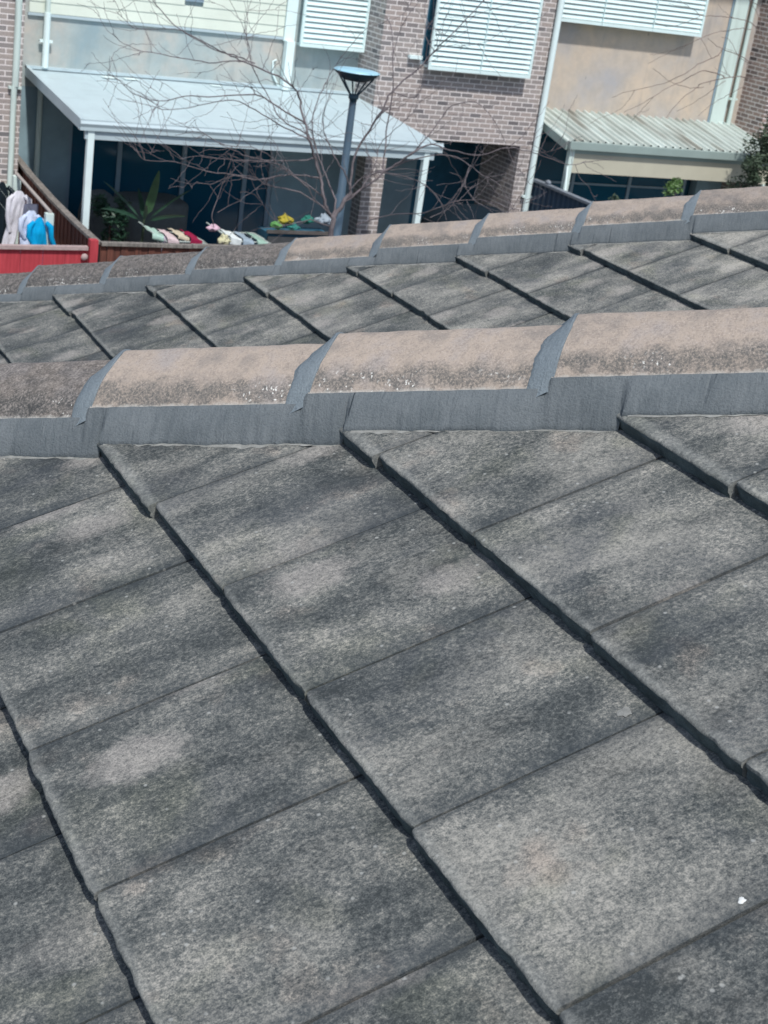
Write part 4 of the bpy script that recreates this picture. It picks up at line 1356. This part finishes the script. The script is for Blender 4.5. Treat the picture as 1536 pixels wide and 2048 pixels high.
sb = thing('potted_plant', 'round dark green bushy plant beside the left patio post', 'plant')
bc = [((7.22 + rnd.uniform(-.2, .2), 22.8 + rnd.uniform(-.15, .15), -5.3 + rnd.uniform(-.3, .28)), .14) for _ in range(12)]
leaf_cloud('foliage', M['leaf_dark'], sb, bc, 900, .05, rnd)
bm = bmesh.new(); lathe(bm, [(.12, 0), (.16, .26), (.175, .28), (.15, .29), (.001, .25)], (7.22, 22.8, .13), 20)
tube(bm, [(7.22, 22.8, .36), (7.22, 22.8, 1.35)], .02, 6)
obj('pot', bm, M['terracotta'], sb, smooth=40)

# ------------------------------------------------------------------ patio furniture
def draped(name, label, cat, x0, x1, y0, y1, z0, z1, mat, round_=.12, seed=1, dome=0.0):
    """a fabric cover hanging over something: rounded top, folds down the sides"""
    bm = bmesh.new()
    N, K = 72, 16
    cx_, cy_ = (x0 + x1) / 2, (y0 + y1) / 2
    ax, ay = (x1 - x0) / 2, (y1 - y0) / 2
    rings = []
    for k in range(K + 1):
        f = k / K
        ring = []
        for i in range(N):
            a = 2 * pi * i / N
            p = 5.0
            ca, sa = cos(a), sin(a)
            rr = (abs(ca) ** p + abs(sa) ** p) ** (-1 / p)
            if f < .6:
                g = f / .6
                z = z0 + (z1 - round_ - dome - z0) * g
                s_ = 1.0
                fold = (.028 * sin(a * 14 + seed) + .02 * sin(a * 23 + seed * 2)) * (1 - g)
            else:
                g = (f - .6) / .4
                t = g * pi / 2
                s_ = cos(t) if dome > .1 else 1 - (1 - cos(t)) * 1.0
                z = z1 - round_ - dome + (round_ + dome) * sin(t)
                fold = 0
            if dome <= .1 and f >= .6:
                s_ = 1 - g ** 3
                z = z1 - round_ + round_ * min(1, (1 - (1 - g) ** 3))
            ring.append(bm.verts.new((cx_ + ca * rr * ax * max(s_, .01) * (1 + fold), cy_ + sa * rr * ay * max(s_, .01) * (1 + fold), z + H)))
        rings.append(ring)
    for k in range(K):
        for i in range(N):
            bm.faces.new((rings[k][i], rings[k][(i + 1) % N], rings[k + 1][(i + 1) % N], rings[k + 1][i]))
    bm.faces.new(rings[-1])
    o = obj(name, bm, mat, None, smooth=60)
    return tag(o, label, cat)
g_cov = fabric('grey_cover_cloth', (.09, .105, .11))
draped('covered_table', 'grey cloth-covered table behind the tall potted plant', 'table', 7.62, 8.75, 23.3, 24.2, -H + .13, -5.12, g_cov, seed=1)
draped('covered_chair', 'domed grey covered chair behind the bushy plant', 'chair', 7.0, 7.6, 23.3, 24.0, -H + .13, -5.02, g_cov, dome=.35, seed=3)
draped('covered_barbecue', 'low black domed cover standing in the brick bay opening', 'barbecue', 13.5, 15.4, 23.2, 24.35, -H + .13, -5.02, fabric('black_cover', (.004, .012, .02)), dome=.32, seed=5)

# clothes airers with laundry
airer_n = 0
def airer(x, y, ztop, label):
    """folding winged clothes airer, centre x,y"""
    t = thing('clothes_airer', label, 'clothes airer', group='folding airers on the patio')
    zc = ztop - .16
    def fr(pts, r=.010, name='frame'):
        bm = bmesh.new(); tube(bm, [(a, b, c + H) for a, b, c in pts], r, 6); return bm
    bm = bmesh.new()
    w_, l_ = .28, .30
    zz = zc
    # central deck and two raised wings, bars along y
    for sx in (-1, 1):
        tube(bm, [(x - w_, y + sx * l_, zz + H), (x + w_, y + sx * l_, zz + H)], .010, 6)
        tube(bm, [(x - w_, y + sx * l_, zz + H), (x - w_ - .28, y + sx * l_, zz + .15 + H)], .010, 6)
        tube(bm, [(x + w_, y + sx * l_, zz + H), (x + w_ + .28, y + sx * l_, zz - .13 + H)], .010, 6)
        tube(bm, [(x - w_, y + sx * l_, zz + H), (x + w_ * .8, y + sx * l_ * .9, -H + .14 + H)], .011, 6)
        tube(bm, [(x + w_, y + sx * l_, zz + H), (x - w_ * .8, y + sx * l_ * .9, -H + .14 + H)], .011, 6)
    obj('frame', bm, M['steel'], t)
    bm = bmesh.new()
    for i in range(8):
        xx = x - w_ + 2 * w_ * i / 7
        tube(bm, [(xx, y - l_, zz + H), (xx, y + l_, zz + H)], .005, 5)
    for i in range(1, 5):
        f = i / 4
        tube(bm, [(x - w_ - .28 * f, y - l_, zz + .15 * f + H), (x - w_ - .28 * f, y + l_, zz + .15 * f + H)], .005, 5)
        tube(bm, [(x + w_ + .28 * f, y - l_, zz - .13 * f + H), (x + w_ + .28 * f, y + l_, zz - .13 * f + H)], .005, 5)
    obj('hanging_bars', bm, M['steel'], t)
    return t
airer(8.17, 22.3, -5.27, 'folding clothes airer on the left holding the crimson cloth')
airer(9.30, 22.3, -5.24, 'folding clothes airer on the right holding pale towels')

def hung(x, y0, y1, ztop, drop, mat, label, name='towel', cat='towel', wd=.19):
    """cloth spread over the bars, its near end hanging down"""
    bm = bmesh.new()
    nu, nv = 14, 22
    rows = []
    y0 -= .08
    flat = (y1 - y0)
    tot = flat + drop
    for j in range(nv + 1):
        d_ = tot * j / nv
        row = []
        for i in range(nu + 1):
            g = i / nu
            xx = x - wd / 2 + wd * g + .012 * sin(j * .5 + x * 9)
            wv = .012 * noise.noise(Vector((g * 4, d_ * 9, x * 7))) + .005 * sin(xx * 45)
            if d_ < flat: y = y1 - d_; z = ztop + wv - .22 * (xx - x)
            else: y = y0 - .01 + wv; z = ztop - (d_ - flat) - .22 * (xx - x)
            if abs(d_ - flat) < .02: z -= .004
            row.append(bm.verts.new((xx, y, z + H)))
        rows.append(row)
    for j in range(nv):
        for i in range(nu):
            bm.faces.new((rows[j][i], rows[j][i + 1], rows[j + 1][i + 1], rows[j + 1][i]))
    o = obj(name, bm, mat, None, smooth=60)
    sm = o.modifiers.new('thick', 'SOLIDIFY'); sm.thickness = .006
    return tag(o, label, cat, None)
hung(7.98, 22.05, 22.5, -5.375, .10, fabric('pale_pink_cloth', (.62, .50, .52)), 'pale pink towel on the left airer')
hung(8.36, 22.05, 22.5, -5.385, .12, fabric('crimson_cloth', (.30, .015, .06)), 'crimson cloth on the left airer')
hung(7.74, 22.05, 22.5, -5.335, .08, fabric('mint_cloth', (.38, .55, .48)), 'mint green cloth at the left end of the left airer')
hung(8.18, 22.15, 22.55, -5.37, .05, fabric('cream_cloth', (.62, .55, .42)), 'cream cloth between the pink and crimson ones')
hung(9.02, 22.05, 22.5, -5.345, .12, fabric('white_cloth', (.72, .78, .78)), 'white towel at the left of the right airer')
hung(9.25, 22.05, 22.5, -5.37, .14, fabric('blue_grey_cloth', (.30, .38, .45)), 'blue grey towel in the middle of the right airer')
hung(9.48, 22.05, 22.5, -5.385, .10, fabric('sage_cloth', (.30, .45, .38)), 'sage green towel at the right end of the right airer')
hung(7.86, 22.12, 22.2, -5.385, .22, fabric('lilac_cloth', (.48, .42, .55)), 'lilac sock-sized cloth hanging low from the left airer', cat='cloth', wd=.08)
# teardrop plush / bag items
def blob(name, label, cat, c, r, mat, sq=(1, 1, 1), seed=0):
    bm = bmesh.new()
    bmesh.ops.create_icosphere(bm, subdivisions=4, radius=1.0)
    for v in bm.verts:
        n_ = 1 + .55 * noise.noise(v.co * 1.6 + Vector((seed, 0, 0))) + .25 * noise.noise(v.co * 4 + Vector((seed, 3, 0)))
        top = 1 - .45 * max(0, v.co.z)
        v.co = Vector((v.co.x * top * sq[0], v.co.y * top * sq[1], v.co.z * sq[2])) * r * n_ + Vector(c) + EYE
    o = obj(name, bm, mat, None, smooth=80)
    return tag(o, label, cat)
blob('hanging_bag', 'pale yellow bag with a green tie at the front of the right airer', 'bag', px(448, 480, 22.05 + .7), .08, fabric('pale_yellow', (.60, .58, .38)), (1, 1, 1.25), 2)
blob('pink_cloth', 'pink crumpled cloth on the bare twig end above the right airer', 'cloth', px(427, 455, 22.6), .06, fabric('soft_pink', (.60, .42, .50)), (1.5, 1, .8), 5)
# slatted planter with plants and yellow / green bags
pb = thing('slatted_planter', 'dark slatted wooden planter left of the brick pier', 'planter')
bs = []
for k in range(6):
    bs.append((9.75, 10.95, 22.40, 22.43, -6.6 + k * .21, -6.6 + k * .21 + .15))
boxobj('slats', simple('dark_stained_wood', (.055, .06, .065), .7, .3, 5.0), pb, *bs)
boxobj('box_body', M['interior'], pb, (9.78, 10.92, 22.44, 22.95, -6.62, -5.36))
boxobj('box_rim', simple('worn_wood_rim', (.10, .09, .085), .7, .3, 5.0), pb, (9.72, 10.98, 22.37, 22.42, -5.34, -5.29))
rnd = random.Random(5)
for (dx, z, r, col, nm, lb) in ((.12, -5.30, .10, (.40, .34, .05), 'yellow_bag', 'bright yellow crumpled bag on the planter'), (.26, -5.32, .09, (.04, .20, .18), 'teal_bag', 'teal crumpled bag beside the yellow one'), (-.02, -5.33, .08, (.12, .30, .10), 'green_bag', 'green crumpled bag at the left end of the planter'), (.52, -5.27, .085, (.03, .18, .14), 'turquoise_bag', 'turquoise crumpled bag right of the yellow one'), (.82, -5.28, .11, (.30, .36, .42), 'grey_bag', 'grey blue crumpled bag at the right end of the planter')):
    blob(nm, lb, 'bag', (9.95 + dx, 22.5, z + .13 + .05 * sin(dx * 17)), r, fabric(nm + '_plastic', col), (1.2, .9, .75), dx * 10)

# ------------------------------------------------------------------ clothesline at the left
cl = thing('clothesline', 'fold-down clothesline frame on two pale posts in front of the brown fence', 'clothesline')
for (yy, zt_) in ((23.62, -4.86), (21.62, -4.97)):
    boxobj('line_post', M['offwhite'], cl, (5.86, 5.98, yy - .05, yy + .05, -H, zt_), bevel=.005)
pipe('top_rail', simple('pale_beige_rail', (.42, .38, .36), .6, .08, 5.0), cl, [(5.93, 23.66, -4.84), (5.93, 21.6, -4.95)], .026, 8)
for dx in (.10, .28, .46):
    pipe('line_wire', M['steel'], cl, [(5.86 - dx, 23.6, -4.99), (5.86 - dx, 21.5, -5.09)], .0015, 5)
bm = bmesh.new()
for yy, zz in ((23.6, -4.96), (21.5, -5.06)):
    tube(bm, [(5.9, yy, zz + H), (5.35, yy, zz + H)], .012, 6)
bm.free()

def garment(name, label, cat, xc, yc, ztop, prof, mat, seed=0, depth=.05, tilt=0.0, sleeves=0.0):
    """hanging clothing: prof = list of (drop, left half width, right half width)"""
    bm = bmesh.new()
    nu = 20
    prof = [(d_, a_ * .78, b_ * .78) for d_, a_, b_ in prof]
    pr = []
    for i in range(len(prof) - 1):
        for q in range(3):
            f = q / 3
            pr.append(tuple(prof[i][k] * (1 - f) + prof[i + 1][k] * f for k in range(3)))
    pr.append(prof[-1])
    fr_, bk_ = [], []
    for j, (dz, wl, wr) in enumerate(pr):
        a, b = [], []
        for i in range(nu + 1):
            g = i / nu
            x = xc - wl + (wl + wr) * g + tilt * dz
            edge = sin(pi * g)
            nz = noise.noise(Vector((g * 3.2, dz * 4.5, seed * 3.7))) * .05 + noise.noise(Vector((g * 7, dz * 11, seed))) * .02
            nz *= min(1, dz * 5)
            d = depth * (edge ** .5) * (.35 + .65 * min(1, dz * 5))
            hem = .02 * noise.noise(Vector((g * 4, seed, 1))) if dz > .3 else 0
            a.append(bm.verts.new((x, yc - d + nz, ztop - dz + H + hem)))
            b.append(bm.verts.new((x, yc + d + nz * .5, ztop - dz + H + hem)))
        fr_.append(a); bk_.append(b)
    for j in range(len(pr) - 1):
        for i in range(nu):
            bm.faces.new((fr_[j][i], fr_[j + 1][i], fr_[j + 1][i + 1], fr_[j][i + 1]))
            bm.faces.new((bk_[j][i + 1], bk_[j + 1][i + 1], bk_[j + 1][i], bk_[j][i]))
    bmesh.ops.remove_doubles(bm, verts=bm.verts[:], dist=.0005)
    if sleeves:
        w0 = max(prof[min(2, len(prof) - 1)][1:])
        for sx in (-1, 1):
            p = [Vector((xc + sx * w0 * .75, yc - .01, ztop - .07 + H)), Vector((xc + sx * (w0 + .035), yc - .03, ztop - .13 + H)), Vector((xc + sx * (w0 + .05), yc - .035, ztop - .13 - sleeves * .5 + H)), Vector((xc + sx * (w0 + .03) + .01 * seed, yc - .03, ztop - .13 - sleeves + H))]
            tube(bm, p, [.03, .045, .038, .034], 10)
    bmesh.ops.recalc_face_normals(bm, faces=bm.faces[:])
    o = obj(name, bm, mat, None, smooth=80)
    return tag(o, label, cat, 'washing hung on the clothesline')
black = fabric('black_cloth', (.008, .016, .024)); wht = fabric('white_shirt_cloth', (.66, .66, .72)); gry = fabric('slate_cloth', (.12, .13, .18)); lil = fabric('pale_lilac_cloth', (.58, .66, .82)); blu = fabric('cyan_cloth', (.0, .34, .66))
garment('jacket', 'long black jacket at the left end of the clothesline', 'jacket', 5.66, 23.45, -4.93, [(0, .03, .03), (.05, .09, .07), (.15, .14, .12), (.4, .16, .13), (.8, .16, .12), (1.15, .14, .10), (1.2, .13, .09)], black, 1, tilt=.02, sleeves=.6)
garment('shirt', 'long white shirt next to the black jacket', 'shirt', 5.80, 22.95, -4.95, [(0, .05, .05), (.04, .10, .10), (.12, .15, .15), (.3, .15, .14), (.55, .16, .08), (.8, .21, .05), (1.0, .24, .03), (1.03, .22, .02)], wht, 2, tilt=-.08, sleeves=.5)
garment('trousers', 'slate grey trousers between the white shirt and the pale one', 'trousers', 5.83, 22.3, -5.0, [(0, .14, .13), (.05, .15, .14), (.3, .16, .14), (.6, .18, .12), (.9, .20, .10), (1.1, .2, .1)], gry, 4, tilt=-.03)
garment('shirt', 'pale lilac shirt partly behind the bright blue one', 'shirt', 5.74, 21.95, -5.02, [(0, .05, .06), (.04, .10, .10), (.12, .14, .13), (.3, .20, .12), (.4, .2, .1), (.7, .16, .1), (.9, .14, .1)], lil, 6, sleeves=.28)
garment('shirt', 'bright cyan blue shirt at the right end of the clothesline', 'shirt', 5.77, 21.55, -5.02, [(0, .03, .03), (.06, .10, .07), (.14, .15, .11), (.3, .17, .14), (.5, .18, .15), (.75, .19, .15), (.85, .18, .15)], blu, 8, depth=.08, sleeves=.3)
garment('towel', 'cream towel low at the extreme left edge above the red fence', 'towel', 5.22, 22.6, -5.45, [(0, .05, .02), (.1, .1, .05), (.3, .12, .09), (.5, .12, .13)], fabric('cream_towel', (.60, .52, .34)), 3)

print('tiles near', nt_)
